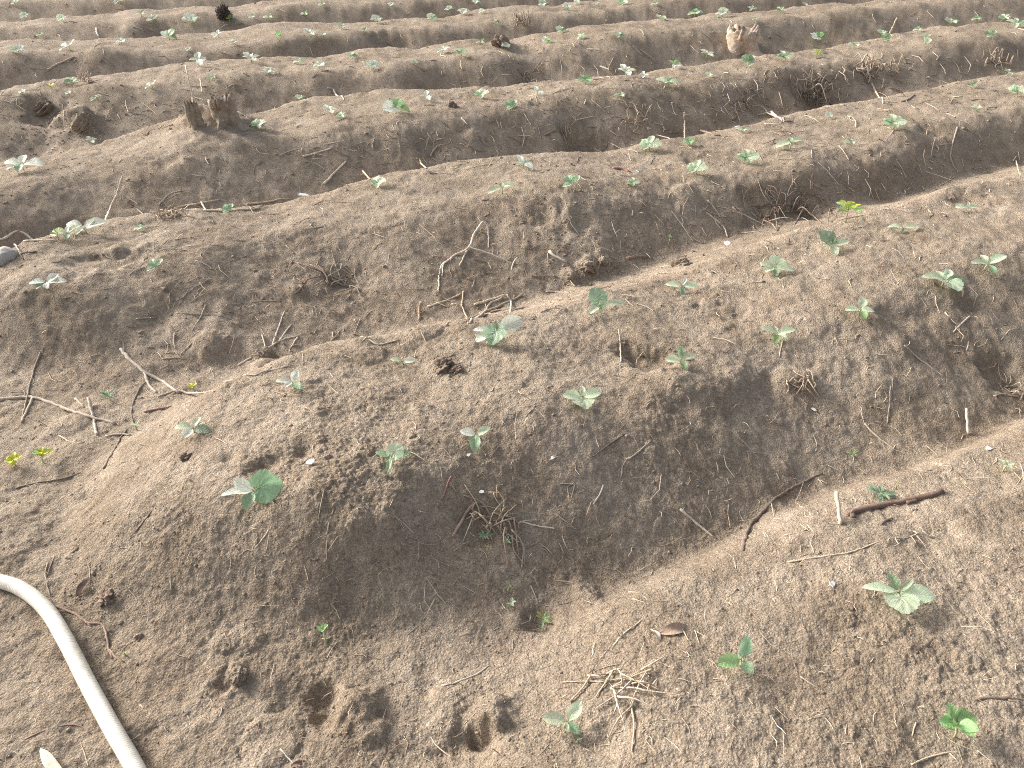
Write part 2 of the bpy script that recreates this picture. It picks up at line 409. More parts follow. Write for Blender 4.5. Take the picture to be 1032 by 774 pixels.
# ------------------------------------------------------------------ the ground: one sheet, fine in front, out to the horizon
def build_ground():
    fa = np.arange(-64, 64.01, .115); ca = np.arange(68, 292.1, 4.0)
    ang = np.radians(np.concatenate([fa, ca]))
    dep = np.arange(73, 4.4, -.064)
    rr = np.concatenate([[.06, .16, .26, .36], CAMH / np.tan(np.radians(dep)), [20.5, 22, 24, 27, 31, 36, 45, 60, 90, 140, 220, 400]])
    A, Rr = np.meshgrid(ang, rr)
    X = (np.sin(A) * Rr).ravel(); Y = (np.cos(A) * Rr).ravel()
    Z = height(X, Y)
    nr, na = len(rr), len(ang)
    co = np.stack([X, Y, Z], 1)
    co = np.vstack([co, [[0, 0, float(height(np.array([0.0]), np.array([0.0]))[0])]]])
    i = np.arange(nr - 1)[:, None]; j = np.arange(na)[None]; j2 = (j + 1) % na
    q = np.stack(np.broadcast_arrays(i * na + j, i * na + j2, (i + 1) * na + j2, (i + 1) * na + j), -1).reshape(-1, 4)[:, ::-1]
    tri = np.stack([np.full(na, nr * na), (np.arange(na) + 1) % na, np.arange(na)], 1)
    me = bpy.data.meshes.new('ground')
    me.vertices.add(len(co)); me.vertices.foreach_set('co', co.astype(np.float32).ravel())
    loops = np.concatenate([q.ravel(), tri.ravel()]).astype(np.int32)
    me.loops.add(len(loops)); me.loops.foreach_set('vertex_index', loops)
    ls = np.concatenate([np.arange(len(q)) * 4, len(q) * 4 + np.arange(len(tri)) * 3]).astype(np.int32)
    me.polygons.add(len(ls)); me.polygons.foreach_set('loop_start', ls)
    me.polygons.foreach_set('use_smooth', np.full(len(ls), True))
    me.update(calc_edges=True); me.validate()
    me.materials.append(SOIL)
    o = bpy.data.objects.new('ground', me); COL.objects.link(o)
    tag(o, 'sandy brown soil heaped into long planting ridges with furrows between', 'ground', kind='structure')
build_ground()

# loose crumbs of soil, too many to count
def ico():
    t = (1 + 5 ** .5) / 2
    v = np.array([(-1, t, 0), (1, t, 0), (-1, -t, 0), (1, -t, 0), (0, -1, t), (0, 1, t), (0, -1, -t), (0, 1, -t), (t, 0, -1), (t, 0, 1), (-t, 0, -1), (-t, 0, 1)], float)
    v /= np.linalg.norm(v[0])
    f = np.array([(0, 11, 5), (0, 5, 1), (0, 1, 7), (0, 7, 10), (0, 10, 11), (1, 5, 9), (5, 11, 4), (11, 10, 2), (10, 7, 6), (7, 1, 8), (3, 9, 4), (3, 4, 2), (3, 2, 6), (3, 6, 8), (3, 8, 9), (4, 9, 5), (2, 4, 11), (6, 2, 10), (8, 6, 7), (9, 8, 1)])
    return v, f
def build_crumbs():
    N = 9000
    px = RNG.uniform(-150, 1180, N); py = RNG.uniform(0, 900, N)
    spots = [(35, 140, 40), (85, 125, 30), (592, 268, 30), (610, 272, 40), (450, 372, 14), (100, 600, 25), (565, 218, 35), (640, 260, 40), (345, 730, 40), (440, 700, 50),
             (500, 740, 60), (250, 520, 100), (180, 560, 80), (820, 100, 40), (890, 85, 50), (320, 290, 40), (740, 650, 200), (900, 700, 150), (430, 430, 150)]
    for (a, b, s) in spots:
        k = 220
        px = np.concatenate([px, RNG.normal(a, s, k)]); py = np.concatenate([py, np.maximum(1, RNG.normal(b, s * .5, k))])
    x, y, t = ats(px, py)
    z = height(x, y)
    n = len(x)
    r = (.0012 + RNG.exponential(.0011, n)) * np.clip(t / 2.2, .8, 2.6) ** .8
    r = np.minimum(r, .02)
    v, f = ico()
    P = v[None] * (1 + RNG.uniform(-.28, .28, (n, 12, 1))) * (r[:, None, None] * RNG.uniform(.65, 1.3, (n, 1, 3)) * np.array([1, 1, .65]))
    P = P + np.stack([x, y, z - r * .05], 1)[:, None]
    F = f[None] + (np.arange(n) * 12)[:, None, None]
    me = bpy.data.meshes.new('soil_crumbs'); me.from_pydata(P.reshape(-1, 3).tolist(), [], F.reshape(-1, 3).tolist())
    me.polygons.foreach_set('use_smooth', np.full(len(me.polygons), True))
    me.materials.append(SOIL); o = bpy.data.objects.new('soil_crumbs', me); COL.objects.link(o)
    tag(o, 'loose brown soil crumbs scattered all over the ridges', 'soil crumbs', kind='stuff')
build_crumbs()

# ------------------------------------------------------------------ hose
def build_hose():
    px = [(-330, 640), (-180, 585), (-60, 576), (0, 586), (26, 596), (48, 616), (66, 645), (88, 688), (112, 732), (136, 774), (175, 850), (230, 980)]
    R = .0198
    pts = []
    for a, b in px:
        p, t = at(a, b, R * .9); pts.append(Vector((p.x, p.y, float(coarse(np.array([p.x]), np.array([p.y]))[0]) + R * .86)))
    path = resample(pts, .0016)
    # even out the height so that the hose bridges small lumps
    zs = np.array([p.z for p in path]); k = 121; zs = np.convolve(np.pad(zs, k // 2, mode='edge'), np.ones(k) / k, 'valid')
    path = [Vector((p.x, p.y, z)) for p, z in zip(path, zs)]
    d = 0.0; rad = []
    for i, p in enumerate(path):
        if i: d += (p - path[i - 1]).length
        rad.append(R * (1 + .008 * math.sin(2 * math.pi * d / .0060)))
    m, n, b = mat('white ribbed plastic')
    g = n.nodes.new('ShaderNodeNewGeometry').outputs['Position']
    c = ramp(n, noise(n, g, 7, 6, .65), [(.35, (.66, .62, .53)), (.65, (.80, .77, .69))])
    c = mix(n, c, ramp(n, noise(n, g, 38, 7, .75), [(.38, (.58, .49, .38)), (.52, (1, 1, 1))]), .35, 'MULTIPLY')
    n.links.new(c, b.inputs['Base Color']); b.inputs['Roughness'].default_value = .42
    q = MB(); v, f = tube(path, rad, 18); q.add(v, f, m=m)
    o = q.build('hose')
    tag(o, 'thick white ribbed plastic hose curving over the flat soil', 'hose')
build_hose()

# ------------------------------------------------------------------ leaves
def leaf_oval(L, w=.52, curl=.25, rnd=random):
    nx, ny = 9, 6; v, uv, f = [], [], []
    tw = rnd.uniform(-.15, .15)
    for i in range(nx + 1):
        s = i / nx; hw = L * w * .5 * (math.sin(math.pi * min(1, s * .96 + .03)) ** .72) * (1 - .12 * s)
        if i == nx: hw = L * .015
        for j in range(ny + 1):
            t = j / ny * 2 - 1
            x = s * L; y = t * hw
            z = L * (curl * .5 * s - curl * s * s) + abs(t) ** 1.6 * hw * .35 + tw * t * hw * s + L * .018 * math.sin(9 * s + 3 * t)
            v.append((x, y, z)); uv.append((s, t * hw / L))
    for i in range(nx):
        for j in range(ny):
            a = i * (ny + 1) + j; f.append((a, a + ny + 1, a + ny + 2, a + 1))
    return v, f, uv
def leaf_broad(L, curl=.3, fold=.25, rnd=random):
    """broad heart shaped leaf with a wavy, toothed edge; the petiole meets it at the notch"""
    K, Rn = 36, 6; v, uv, f = [(0, 0, 0)], [(0.08, 0)], []
    ph = rnd.uniform(0, 6)
    for k in range(K + 1):
        a = math.radians(-162 + 324 * k / K)
        base = .60 + .36 * math.cos(a * .5) ** 2 + .05 * math.cos(5 * a)
        if abs(a) > 2.2: base *= 1 - .28 * (abs(a) - 2.2)
        base *= 1 + .035 * (1 if k % 2 else -1)
        for r in range(1, Rn + 1):
            q = r / Rn * base * L * .84
            x, y = q * math.cos(a), q * math.sin(a)
            z = fold * abs(y) * .55 - curl * (x / L) ** 2 * L * .5 + L * .035 * math.sin(ph + a * 4) * (r / Rn) ** 2 + L * .02 * math.sin(a * 9 + r)
            v.append((x, y, z)); uv.append((x / L + .1, y / L))
    for k in range(K):
        o0 = 1 + k * Rn; o1 = 1 + (k + 1) * Rn
        f.append((0, o0, o1))
        for r in range(Rn - 1): f.append((o0 + r, o0 + r + 1, o1 + r + 1, o1 + r))
    return v, f, uv
def leaf_shape(kind, L, rnd):
    if kind == 'c': return leaf_oval(L, rnd.uniform(.54, .66), rnd.uniform(.1, .35), rnd)
    if kind == 'n': return leaf_oval(L, rnd.uniform(.30, .38), rnd.uniform(.1, .4), rnd)
    if kind == 'r': return leaf_oval(L, rnd.uniform(.72, .82), rnd.uniform(.1, .3), rnd)
    return leaf_broad(L / .95, rnd.uniform(.15, .5), rnd.uniform(.05, .4), rnd)
LEAFNAME = {'c': 'cotyledon', 'n': 'leaf', 'r': 'cotyledon', 't': 'leaf'}
def seedling_pieces(leaves, h, rnd):
    """yields (part name, MB) for the stem and each leaf; leaves: kind, azimuth (0 right, 90 away), length m, pitch deg, tone, optional roll"""
    lean = Vector((rnd.uniform(-.2, .2) * h, rnd.uniform(-.2, .2) * h, 0))
    top = Vector((lean.x, lean.y, h))
    r0 = .0022 + .012 * h
    st = MB(); v, f = tube([Vector((0, 0, -.012)), lean * .2 + Vector((0, 0, h * .4)), top], [r0, r0 * .9, r0 * .75], 7); st.add(v, f, m=LM['s'])
    out = []
    for i, L in enumerate(leaves):
        kind, az, ln, pitch, tone = L[:5]; roll = L[5] if len(L) > 5 else rnd.uniform(-12, 12) + 18 * math.cos(math.radians(L[1]))
        az, pitch = math.radians(az), math.radians(pitch)
        b = MB()
        pet = (.10 if kind in 'cnr' else .30) * ln
        dirv = Vector((math.cos(az), math.sin(az), 0))
        p0 = top - Vector((0, 0, .08 * h * (i % 3)))
        p1 = p0 + dirv * pet * math.cos(pitch) + Vector((0, 0, pet * (abs(math.sin(pitch)) + .25)))
        v, f = tube([p0, p0.lerp(p1, .5) + Vector((0, 0, .1 * pet)), p1], [r0 * .6, r0 * .5, r0 * .4], 5)
        st.add(v, f, m=LM['s'])
        v, f, uv = leaf_shape(kind, ln, rnd)
        X = Matrix.Translation(p1) @ Matrix.Rotation(az, 4, 'Z') @ Matrix.Rotation(-pitch, 4, 'Y') @ Matrix.Rotation(math.radians(roll), 4, 'X')
        b.add(v, f, uv, LM[tone], X)
        out.append((LEAFNAME[kind], b))
    return [('stem', st)] + out
def make_seedling(loc, leaves, h, rnd, name='seedling'):
    root = empty(name, loc)
    for nm, b in seedling_pieces(leaves, h, rnd): b.build(nm, root)
    return root
def copy_tree(src, loc, rz, sc):
    c = src.copy(); COL.objects.link(c); c.location = loc; c.rotation_euler = (0, 0, rz); c.scale = (sc, sc, sc)
    for ch in src.children:
        d = ch.copy(); COL.objects.link(d); d.parent = c
    return c

_O = 'first second third fourth fifth sixth seventh eighth ninth tenth eleventh twelfth thirteenth fourteenth fifteenth sixteenth seventeenth eighteenth nineteenth'.split()
def ordinal(i):
    i += 1
    if i < 20: return _O[i - 1]
    if i % 10 == 0: return {2: 'twentieth', 3: 'thirtieth', 4: 'fortieth', 5: 'fiftieth'}[i // 10]
    return {2: 'twenty', 3: 'thirty', 4: 'forty', 5: 'fifty'}[i // 10] + '-' + _O[i % 10 - 1]
GRP = 'seedlings planted along the ridges'
# hand set seedlings: pixel of the middle of the foliage, height m, leaves (kind, azimuth, length px, pitch, tone)
NEAR = [
    (258, 495, .050, [('t', 15, 25, 5, 'g', 40), ('c', 262, 22, -10, 'g'), ('c', 200, 30, 12, 'w', 10), ('c', 165, 22, 25, 'w', -40)], 'largest seedling on the second ridge, one big veined green leaf held upright'),
    (904, 594, .045, [('n', 172, 34, 8, 'p'), ('t', 262, 24, 2, 'p', 0), ('c', 350, 34, 5, 'p', 20), ('c', 110, 20, 35, 'g'), ('n', 30, 22, 28, 'p')], 'wide four leaved seedling on the nearest ridge, below the thick brown branch'),
    (748, 664, .035, [('c', 198, 26, 10, 'l'), ('c', 60, 24, 40, 'g', 25), ('r', 300, 17, 0, 'g'), ('c', 130, 8, 50, 'p')], 'three leaved light green seedling on the nearest ridge, right of the straw bunch'),
    (569, 725, .035, [('c', 176, 24, 10, 'p'), ('c', 42, 24, 35, 'p', 20), ('c', 318, 16, -8, 'g'), ('n', 270, 11, -5, 'p')], 'pale three leaved seedling close below the bunch of straw'),
    (392, 460, .035, [('n', 268, 20, -18, 'g'), ('c', 165, 16, 12, 'g'), ('c', 15, 20, 10, 'g'), ('t', 40, 14, 25, 'p')], 'dark green seedling with one leaf hanging down, above the tangled root clump'),
    (478, 436, .040, [('c', 268, 20, -15, 'g', 0), ('r', 170, 16, 15, 'w'), ('c', 25, 17, 25, 'p')], 'seedling with one white and one drooping green leaf, middle of second ridge'),
    (586, 399, .035, [('c', 185, 19, 12, 'p'), ('c', 5, 20, 18, 'p'), ('t', 280, 16, 0, 'p'), ('c', 85, 12, 30, 'p')], 'pale green spreading seedling below the deep round hollow'),
    (687, 361, .035, [('c', 90, 14, 45, 'g'), ('c', 190, 16, 10, 'p'), ('c', 285, 14, -10, 'g'), ('c', 10, 16, 15, 'p')], 'small green seedling at the right rim of the round hollow'),
    (784, 335, .030, [('c', 165, 16, 20, 'p'), ('c', 15, 20, 10, 'p'), ('c', 250, 16, 0, 'l'), ('c', 310, 12, 5, 'p'), ('n', 90, 10, 30, 'p')], 'pale flat rosette seedling on the second ridge, right of the hollow'),
    (867, 310, .030, [('c', 195, 17, 10, 'p'), ('c', 60, 17, 25, 'p'), ('c', 275, 14, -5, 'l'), ('c', 340, 13, 5, 'p')], 'light green cupped seedling on the second ridge above the shaded slope'),
    (951, 280, .045, [('c', 170, 22, 8, 'p'), ('c', 55, 18, 20, 'p'), ('t', 290, 18, 0, 'p'), ('c', 355, 22, -5, 'g'), ('c', 110, 14, 20, 'p')], 'bushy many leaved pale seedling casting shadow beside a furrow edge'),
    (994, 264, .040, [('c', 185, 18, 10, 'p'), ('c', 20, 22, 20, 'p'), ('c', 280, 14, -10, 'g'), ('c', 110, 12, 30, 'p')], 'seedling with a long right leaf, last pale one on the second ridge'),
    (195, 431, .025, [('c', 180, 18, 8, 'p'), ('r', 250, 15, 0, 'w'), ('c', 350, 18, 0, 'b'), ('c', 70, 14, 25, 'p')], 'greyish flat seedling on the hump end of the second ridge'),
    (296, 386, .030, [('c', 180, 16, 10, 'w'), ('c', 60, 14, 45, 'w', 25), ('c', 320, 15, 0, 'g'), ('c', 240, 10, 5, 'w')], 'white leaved seedling with a folded upright leaf near the ridge hump'),
    (406, 362, .018, [('c', 170, 12, 10, 'p'), ('c', 10, 13, 5, 'w'), ('n', 250, 7, 10, 'g')], 'tiny two leaved seedling left of the dark crumbly clod'),
    (500, 332, .050, [('r', 20, 27, 18, 'w', 45), ('t', 250, 18, -20, 'b'), ('c', 200, 24, -12, 'w'), ('n', 178, 24, 5, 'w'), ('c', 100, 12, 30, 'b')], 'seedling with one large round white leaf below the pile of canes'),
    (604, 305, .050, [('t', 120, 16, 45, 'b', 0), ('c', 225, 17, -10, 'p'), ('n', 355, 24, 12, 'p', 35), ('c', 280, 10, -10, 'g')], 'upright veined three leaved seedling right of the cane pile'),
    (688, 286, .035, [('c', 170, 16, 5, 'p'), ('c', 10, 17, 0, 'p'), ('c', 260, 11, -25, 'b'), ('n', 60, 12, 20, 'w')], 'pale drooping seedling in front of the round clod'),
    (780, 268, .030, [('c', 165, 15, 15, 'p'), ('t', 50, 14, 25, 'p'), ('c', 265, 13, -5, 'g'), ('c', 345, 19, 0, 'p'), ('c', 210, 13, 0, 'p')], 'bushy grey green seedling in the middle of the second ridge top'),
    (837, 245, .040, [('t', 130, 17, 35, 'b', 0), ('c', 10, 18, 10, 'p'), ('c', 275, 14, -20, 'p'), ('c', 190, 10, 10, 'p'), ('n', 60, 10, 40, 'l')], 'blue green seedling just in front of the bright green weed'),
    (910, 228, .025, [('c', 175, 15, 5, 'p'), ('c', 5, 17, 5, 'p'), ('n', 250, 9, 0, 'g')], 'flat grey two leaved seedling right of the bright green weed'),
    (976, 208, .022, [('c', 175, 12, 5, 'p'), ('c', 15, 12, 10, 'p'), ('n', 70, 9, 35, 'p')], 'thin faint seedling at the far top of the second ridge'),
    (22, 164, .055, [('c', 180, 17, 10, 'w'), ('c', 100, 15, 25, 'w'), ('r', 0, 22, 5, 'w'), ('c', 280, 15, -10, 'b'), ('c', 230, 15, 0, 'w')], 'big white leaved seedling near the photo edge below the twin stumps'),
    (86, 228, .035, [('c', 165, 20, 12, 'w'), ('r', 20, 22, 15, 'w'), ('c', 60, 16, 25, 'w'), ('c', 250, 12, -5, 'w')], 'white leaved seedling at the foot of the tall white stalk'),
    (67, 234, .030, [('c', 175, 15, 10, 'p'), ('c', 40, 15, 25, 'p'), ('c', 290, 11, -5, 'b'), ('c', 100, 10, 30, 'w')], 'pale seedling touching the yellow green grassy weed'),
    (46, 283, .045, [('c', 190, 16, 5, 'w'), ('r', 40, 14, 25, 'w'), ('c', 0, 20, 12, 'w'), ('c', 300, 12, -5, 'w'), ('c', 240, 12, 0, 'b')], 'white leaved seedling on the rounded end of the third ridge'),
]
# the other seedlings, by the middle of the foliage: (px, py, width px, tone word)
REST = [
    (156, 268, 17, 'p'), (230, 211, 14, 'p'), (139, 227, 10, 'p'), (382, 184, 18, 'p'), (506, 190, 25, 'p'), (528, 167, 20, 'w'), (576, 186, 20, 'p'), (639, 183, 13, 'p'), (655, 148, 24, 'p'), (702, 171, 22, 'p'),
    (755, 160, 22, 'p'), (695, 142, 14, 'g'), (750, 129, 12, 'p'), (797, 145, 26, 'p'), (858, 142, 13, 'p'), (836, 115, 9, 'w'), (902, 126, 23, 'p'), (980, 85, 10, 'g'), (985, 108, 10, 'p'), (1016, 73, 15, 'p'), (1026, 93, 18, 'p'),
    (332, 111, 15, 'w'), (344, 114, 9, 'p'), (261, 125, 16, 'p'), (398, 110, 24, 'm'), (430, 97, 14, 'w'), (486, 96, 16, 'p'), (516, 108, 16, 'p'), (542, 92, 13, 'w'), (590, 81, 17, 'g'), (631, 74, 20, 'w'), (649, 76, 12, 'w'),
    (674, 84, 20, 'p'), (679, 66, 14, 'm'), (625, 96, 13, 'p'), (712, 56, 14, 'w'), (756, 65, 20, 'p'), (715, 74, 9, 'p'), (792, 58, 16, 'p'), (824, 39, 15, 'm'), (861, 46, 14, 'p'), (894, 40, 14, 'p'), (889, 33, 10, 'p'), (933, 41, 22, 'p'),
    (958, 23, 14, 'p'), (925, 29, 9, 'p'), (984, 19, 10, 'p'), (1012, 18, 10, 'p'), (1024, 25, 16, 'p'), (999, 36, 13, 'p'), (302, 97, 9, 'p'), (92, 141, 12, 'w'), (68, 92, 6, 'w'), (22, 92, 7, 'w'),
    (73, 82, 14, 'p'), (153, 86, 13, 'w'), (97, 97, 12, 'p'), (200, 63, 20, 'w'), (214, 77, 10, 'p'), (253, 60, 18, 'w'), (271, 70, 11, 'w'), (300, 61, 10, 'p'), (321, 66, 15, 'w'), (355, 56, 10, 'p'), (376, 66, 14, 'w'), (419, 63, 9, 'p'),
    (446, 50, 14, 'w'), (465, 53, 14, 'p'), (484, 42, 10, 'm'), (510, 47, 10, 'w'), (551, 40, 11, 'm'), (565, 30, 10, 'p'), (586, 36, 9, 'p'), (624, 36, 10, 'p'), (666, 18, 12, 'p'), (700, 14, 14, 'p'), (728, 14, 13, 'w'), (724, 18, 8, 'p'),
    (18, 50, 14, 'w'), (70, 48, 18, 'w'), (122, 42, 12, 'w'), (170, 37, 16, 'm'), (220, 35, 12, 'w'), (236, 42, 10, 'w'), (312, 34, 14, 'w'), (325, 34, 10, 'w'), (345, 27, 11, 'w'), (367, 30, 9, 'm'), (380, 21, 12, 'w'), (435, 18, 10, 'p'), (452, 10, 8, 'w'), (468, 12, 12, 'w'), (486, 11, 8, 'w'),
    (26, 18, 11, 'w'), (63, 19, 12, 'w'), (142, 14, 12, 'm'), (154, 21, 12, 'w'), (193, 20, 16, 'w'), (254, 16, 8, 'w'), (271, 18, 10, 'm'), (307, 13, 9, 'm'), (325, 4, 10, 'm'), (121, 2, 14, 'w'), (547, 3, 10, 'w'), (572, 7, 10, 'w'), (581, 2, 8, 'w'),
    (601, 3, 9, 'm'), (628, 2, 12, 'p'), (758, 9, 9, 'p'), (761, 18, 6, 'p'), (787, 10, 9, 'p'), (812, 3, 7, 'w'), (660, 3, 8, 'p'), (395, 4, 8, 'w'), (480, 2, 8, 'w'), (15, 3, 8, 'w'), (40, 34, 7, 'p'), (190, 48, 7, 'w'), (500, 22, 8, 'p'),
]
TONEW = {'p': 'pale green', 'w': 'whitish', 'g': 'dark green', 'm': 'bright green'}
def ridge_of(x, y):
    u, v = x * UX + y * UY, x * VX + y * VY
    return int(np.clip(sum(v > b(u) - .02 for (b, s, f, t) in RIDGES) - 2, 0, 20))   # 0 = nearest ridge
def proto_leaves(rnd, tone, L):
    mixes = {'p': 'ppgp', 'w': 'wwwp', 'g': 'gglg', 'm': 'wlwl'}[tone]
    a0 = rnd.uniform(0, 360); out = []
    n = rnd.choice([3, 4, 4, 5])
    for i in range(n):
        big = i >= 2
        out.append(('t' if big and rnd.random() < .6 else 'c', a0 + (0, 180, 85, 265, 40)[i] + rnd.uniform(-20, 20), L * (rnd.uniform(.48, .58) if not big else rnd.uniform(.30, .5)),
                    rnd.uniform(-8, 18) if not big else rnd.uniform(2, 28), mixes[i % 4]))
        k_, az_, l_, p_, t_ = out[-1]; out[-1] = (k_, az_, l_, p_ + 14 * math.sin(math.radians(az_)), t_, 22 * math.cos(math.radians(az_)) + rnd.uniform(-8, 8))
    return out
def build_seedlings():
    for i, (px, py, h, leaves, label) in enumerate(NEAR):
        h *= .72
        p, t = at(px, py + 2, h * .95); p.z -= h * .95
        k = mpp(t); rnd = random.Random(100 + i)
        o = make_seedling(p, [(L[0], L[1], L[2] * k * .95, *L[3:]) for L in leaves], h, rnd)
        tag(o, label, 'seedling', GRP)
    pos = []
    for (px, py, w, tone) in REST:
        h = .026
        p, t = at(px, py, h); p.z -= h
        pos.append([ridge_of(p.x, p.y), px, py, w, tone, p, t])
    near_by_ridge = {}
    for (px, py, h, *_r) in NEAR:
        p, t = at(px, py, h); near_by_ridge.setdefault(ridge_of(p.x, p.y), []).append(px)
    protos, flats = {}, {}
    PL = .10
    byr = {}
    for e in pos: byr.setdefault(e[0], []).append(e)
    for r, L in byr.items():
        L.sort(key=lambda e: e[1])
        allx = sorted([e[1] for e in L] + near_by_ridge.get(r, []))
        for e in L:
            _, px, py, w, tone, p, t = e
            n = allx.index(px)
            sc = w * mpp(t) / PL * 1.08
            rnd = random.Random(px * 31 + py)
            var = rnd.randrange(6); rz = rnd.uniform(-.6, .6)
            if w >= 12 and py > 25:
                key = (tone, var)
                if key not in protos:
                    R2 = random.Random(str(key)); o = make_seedling(p, proto_leaves(R2, tone, PL), .024, R2); protos[key] = o
                    o.rotation_euler = (0, 0, rz); o.scale = (sc, sc, sc)
                else: o = copy_tree(protos[key], p, rz, sc)
            else:
                key = (tone, var)
                if key not in flats:
                    R2 = random.Random('f' + str(key)); b = MB()
                    for nm, q in seedling_pieces(proto_leaves(R2, tone, PL), .024, R2): 
                        for m in q.mats: 
                            if m not in b.mats: b.mats.append(m)
                        off = len(b.v); b.v += q.v; b.uv += q.uv; b.f += [tuple(i + off for i in f) for f in q.f]; b.mi += [b.mats.index(q.mats[k]) for k in q.mi]
                    o = b.build('seedling'); flats[key] = o
                else:
                    o = flats[key].copy(); COL.objects.link(o)
                o.location = p; o.rotation_euler = (0, 0, rz); o.scale = (sc, sc, sc)
            size = 'small' if sc < .9 else ('broad' if sc > 1.35 else 'spreading')
            tag(o, LABELS.get((px, py)) or f"{size} {TONEW[tone]} seedling, {ordinal(n)} from the left on the {ordinal(r)} ridge from the front", 'seedling', GRP)
LABELS = {}
build_seedlings()

# ------------------------------------------------------------------ weeds
def weed(px, py, wpx, tone, label, n=7, h=.03, kind='c', up=(5, 45), seed=0):
    rnd = random.Random(500 + seed + px)
    p, t = at(px, py, h * .8); p.z -= h * .8
    L = wpx * mpp(t) * (.5 if kind != 'r' else .42)
    leaves = [(kind, 360 * i / n + rnd.uniform(-25, 25), L * rnd.uniform(.6, 1.1), rnd.uniform(*up), rnd.choice(tone)) for i in range(n)]
    o = make_seedling(p, leaves, h, rnd, 'weed')
    tag(o, label, 'weed'); return o
weed(967, 735, 48, 'lll', 'bright green weed with rounded lobed leaves, bottom corner of the nearest ridge', 9, .04, 'r', (0, 45), 1)
weed(855, 213, 32, 'ly', 'bright lime green weed growing in the shaded furrow', 8, .07, 'c', (10, 55), 2)
weed(41, 461, 24, 'lyy', 'yellow green leafy weed on the flat soil beside the ridges', 10, .03, 'c', (20, 60), 3)
weed(14, 466, 22, 'y', 'bright yellow weed at the very edge of the flat soil', 8, .02, 'r', (10, 40), 4)
weed(327, 640, 20, 'l', 'tiny upright fresh green weed in the shade of the ridge hump', 4, .045, 'c', (45, 70), 5)
weed(547, 624, 22, 'yl', 'yellow green weed half buried at the foot of the shaded slope', 6, .02, 'n', (0, 45), 6)
weed(512, 592, 12, 'l', 'tiny grassy green weed above the half buried one', 4, .02, 'n', (20, 60), 7)
weed(515, 609, 12, 'p', 'tiny pale weed between two small green weeds', 4, .012, 'c', (0, 30), 8)
weed(1013, 470, 18, 'p', 'light green weed on the bare soil beyond the thick branch end', 5, .03, 'c', (0, 40), 9)
weed(888, 498, 28, 'b', 'low bluish green weed mat behind the thick brown branch', 12, .012, 'n', (0, 25), 10)
weed(674, 242, 9, 'l', 'small upright green weed on the shaded slope of the third ridge', 4, .05, 'n', (45, 75), 11)
weed(137, 430, 12, 'lp', 'small green weed at the tip of the long grey branch', 5, .02, 'n', (20, 60), 12)
weed(111, 402, 20, 'b', 'greyish weed above the long grey branch', 7, .02, 'n', (5, 45), 13)
weed(194, 390, 14, 'y', 'yellow sprout at the lower end of the big forked stick', 5, .015, 'c', (5, 45), 14)
weed(125, 658, 8, 'y', 'tiny yellow sprout at the end of the pale root', 3, .012, 'n', (30, 60), 15)
weed(57, 237, 14, 'yl', 'yellow green grassy weed beside the low white leaved seedlings', 7, .03, 'n', (20, 65), 16)
weed(51, 87, 12, 'y', 'bright yellow weed on the crest of the fifth ridge', 5, .02, 'c', (5, 30), 17)
weed(231, 20, 10, 'ly', 'lime green weed beside the dark brush ball', 5, .03, 'c', (10, 50), 18)
weed(282, 38, 9, 'l', 'single upright green leaf weed on the sixth ridge', 2, .06, 't', (55, 75), 19)
weed(823, 55, 16, 'yl', 'yellowish grassy weed above the dry root clump', 8, .03, 'n', (10, 50), 20)
weed(487, 541, 18, 'b', 'small dark green creeping weed under the tangled root clump', 9, .012, 'n', (0, 30), 21)
weed(511, 545, 12, 'b', 'small dark weed sprig at the right foot of the root clump', 6, .012, 'n', (0, 40), 22)
weed(904, 489, 8, 'l', 'tiny green sprout just above the thick brown branch', 3, .02, 'n', (30, 60), 23)
weed(860, 457, 14, 'l', 'faint tiny green sprout in the middle of the shaded slope', 4, .012, 'n', (0, 40), 24)
weed(582, 745, 8, 'g', 'tiny dark sprout beside the pale seedling below the straw', 3, .012, 'n', (10, 40), 25)

# ------------------------------------------------------------------ sticks, twigs, straws
def stick_mesh(b, poly, wpx, m, rnd, taper=.55, wig=.35, sides=7):
    pts, ts = [], []
    for q in poly:
        off = q[2] if len(q) > 2 else 0.0
        p, t = at(q[0], q[1], off); pts.append(p); ts.append(t)
    r = .5 * wpx * mpp(sum(ts) / len(ts)) * (.62 if poly[0][1] < 200 else .70)
    path = resample(pts, max(.012, r * 2.0))
    n = len(path); off0 = [q[2] if len(q) > 2 else 0 for q in poly]
    lifted = max(off0) > .012
    out = []
    HZ = height(np.array([p.x for p in path]), np.array([p.y for p in path]))
    for i, p in enumerate(path):
        z = float(HZ[i])
        pz = max(p.z, z + r * .2) if not lifted else max(p.z, z - r)
        w = r * wig
        out.append(Vector((p.x + rnd.uniform(-w, w), p.y + rnd.uniform(-w, w), pz + rnd.uniform(-w, w) * .5)))
    if not lifted and n > 4:                                # stiff: smooth the height along the stick
        zs = np.array([p.z for p in out]); 
        for _ in range(6): zs[1:-1] = np.maximum((zs[:-2] + zs[1:-1] + zs[2:]) / 3, zs[1:-1] - .0015)
        for p, z in zip(out, zs): p.z = float(z)
    rad = [r * (1 - (1 - taper) * i / max(1, n - 1)) * rnd.uniform(.85, 1.15) for i in range(n)]
    v, f = tube(out, rad, sides, rnd, .12); b.add(v, f, m=m)
LOOSE = []
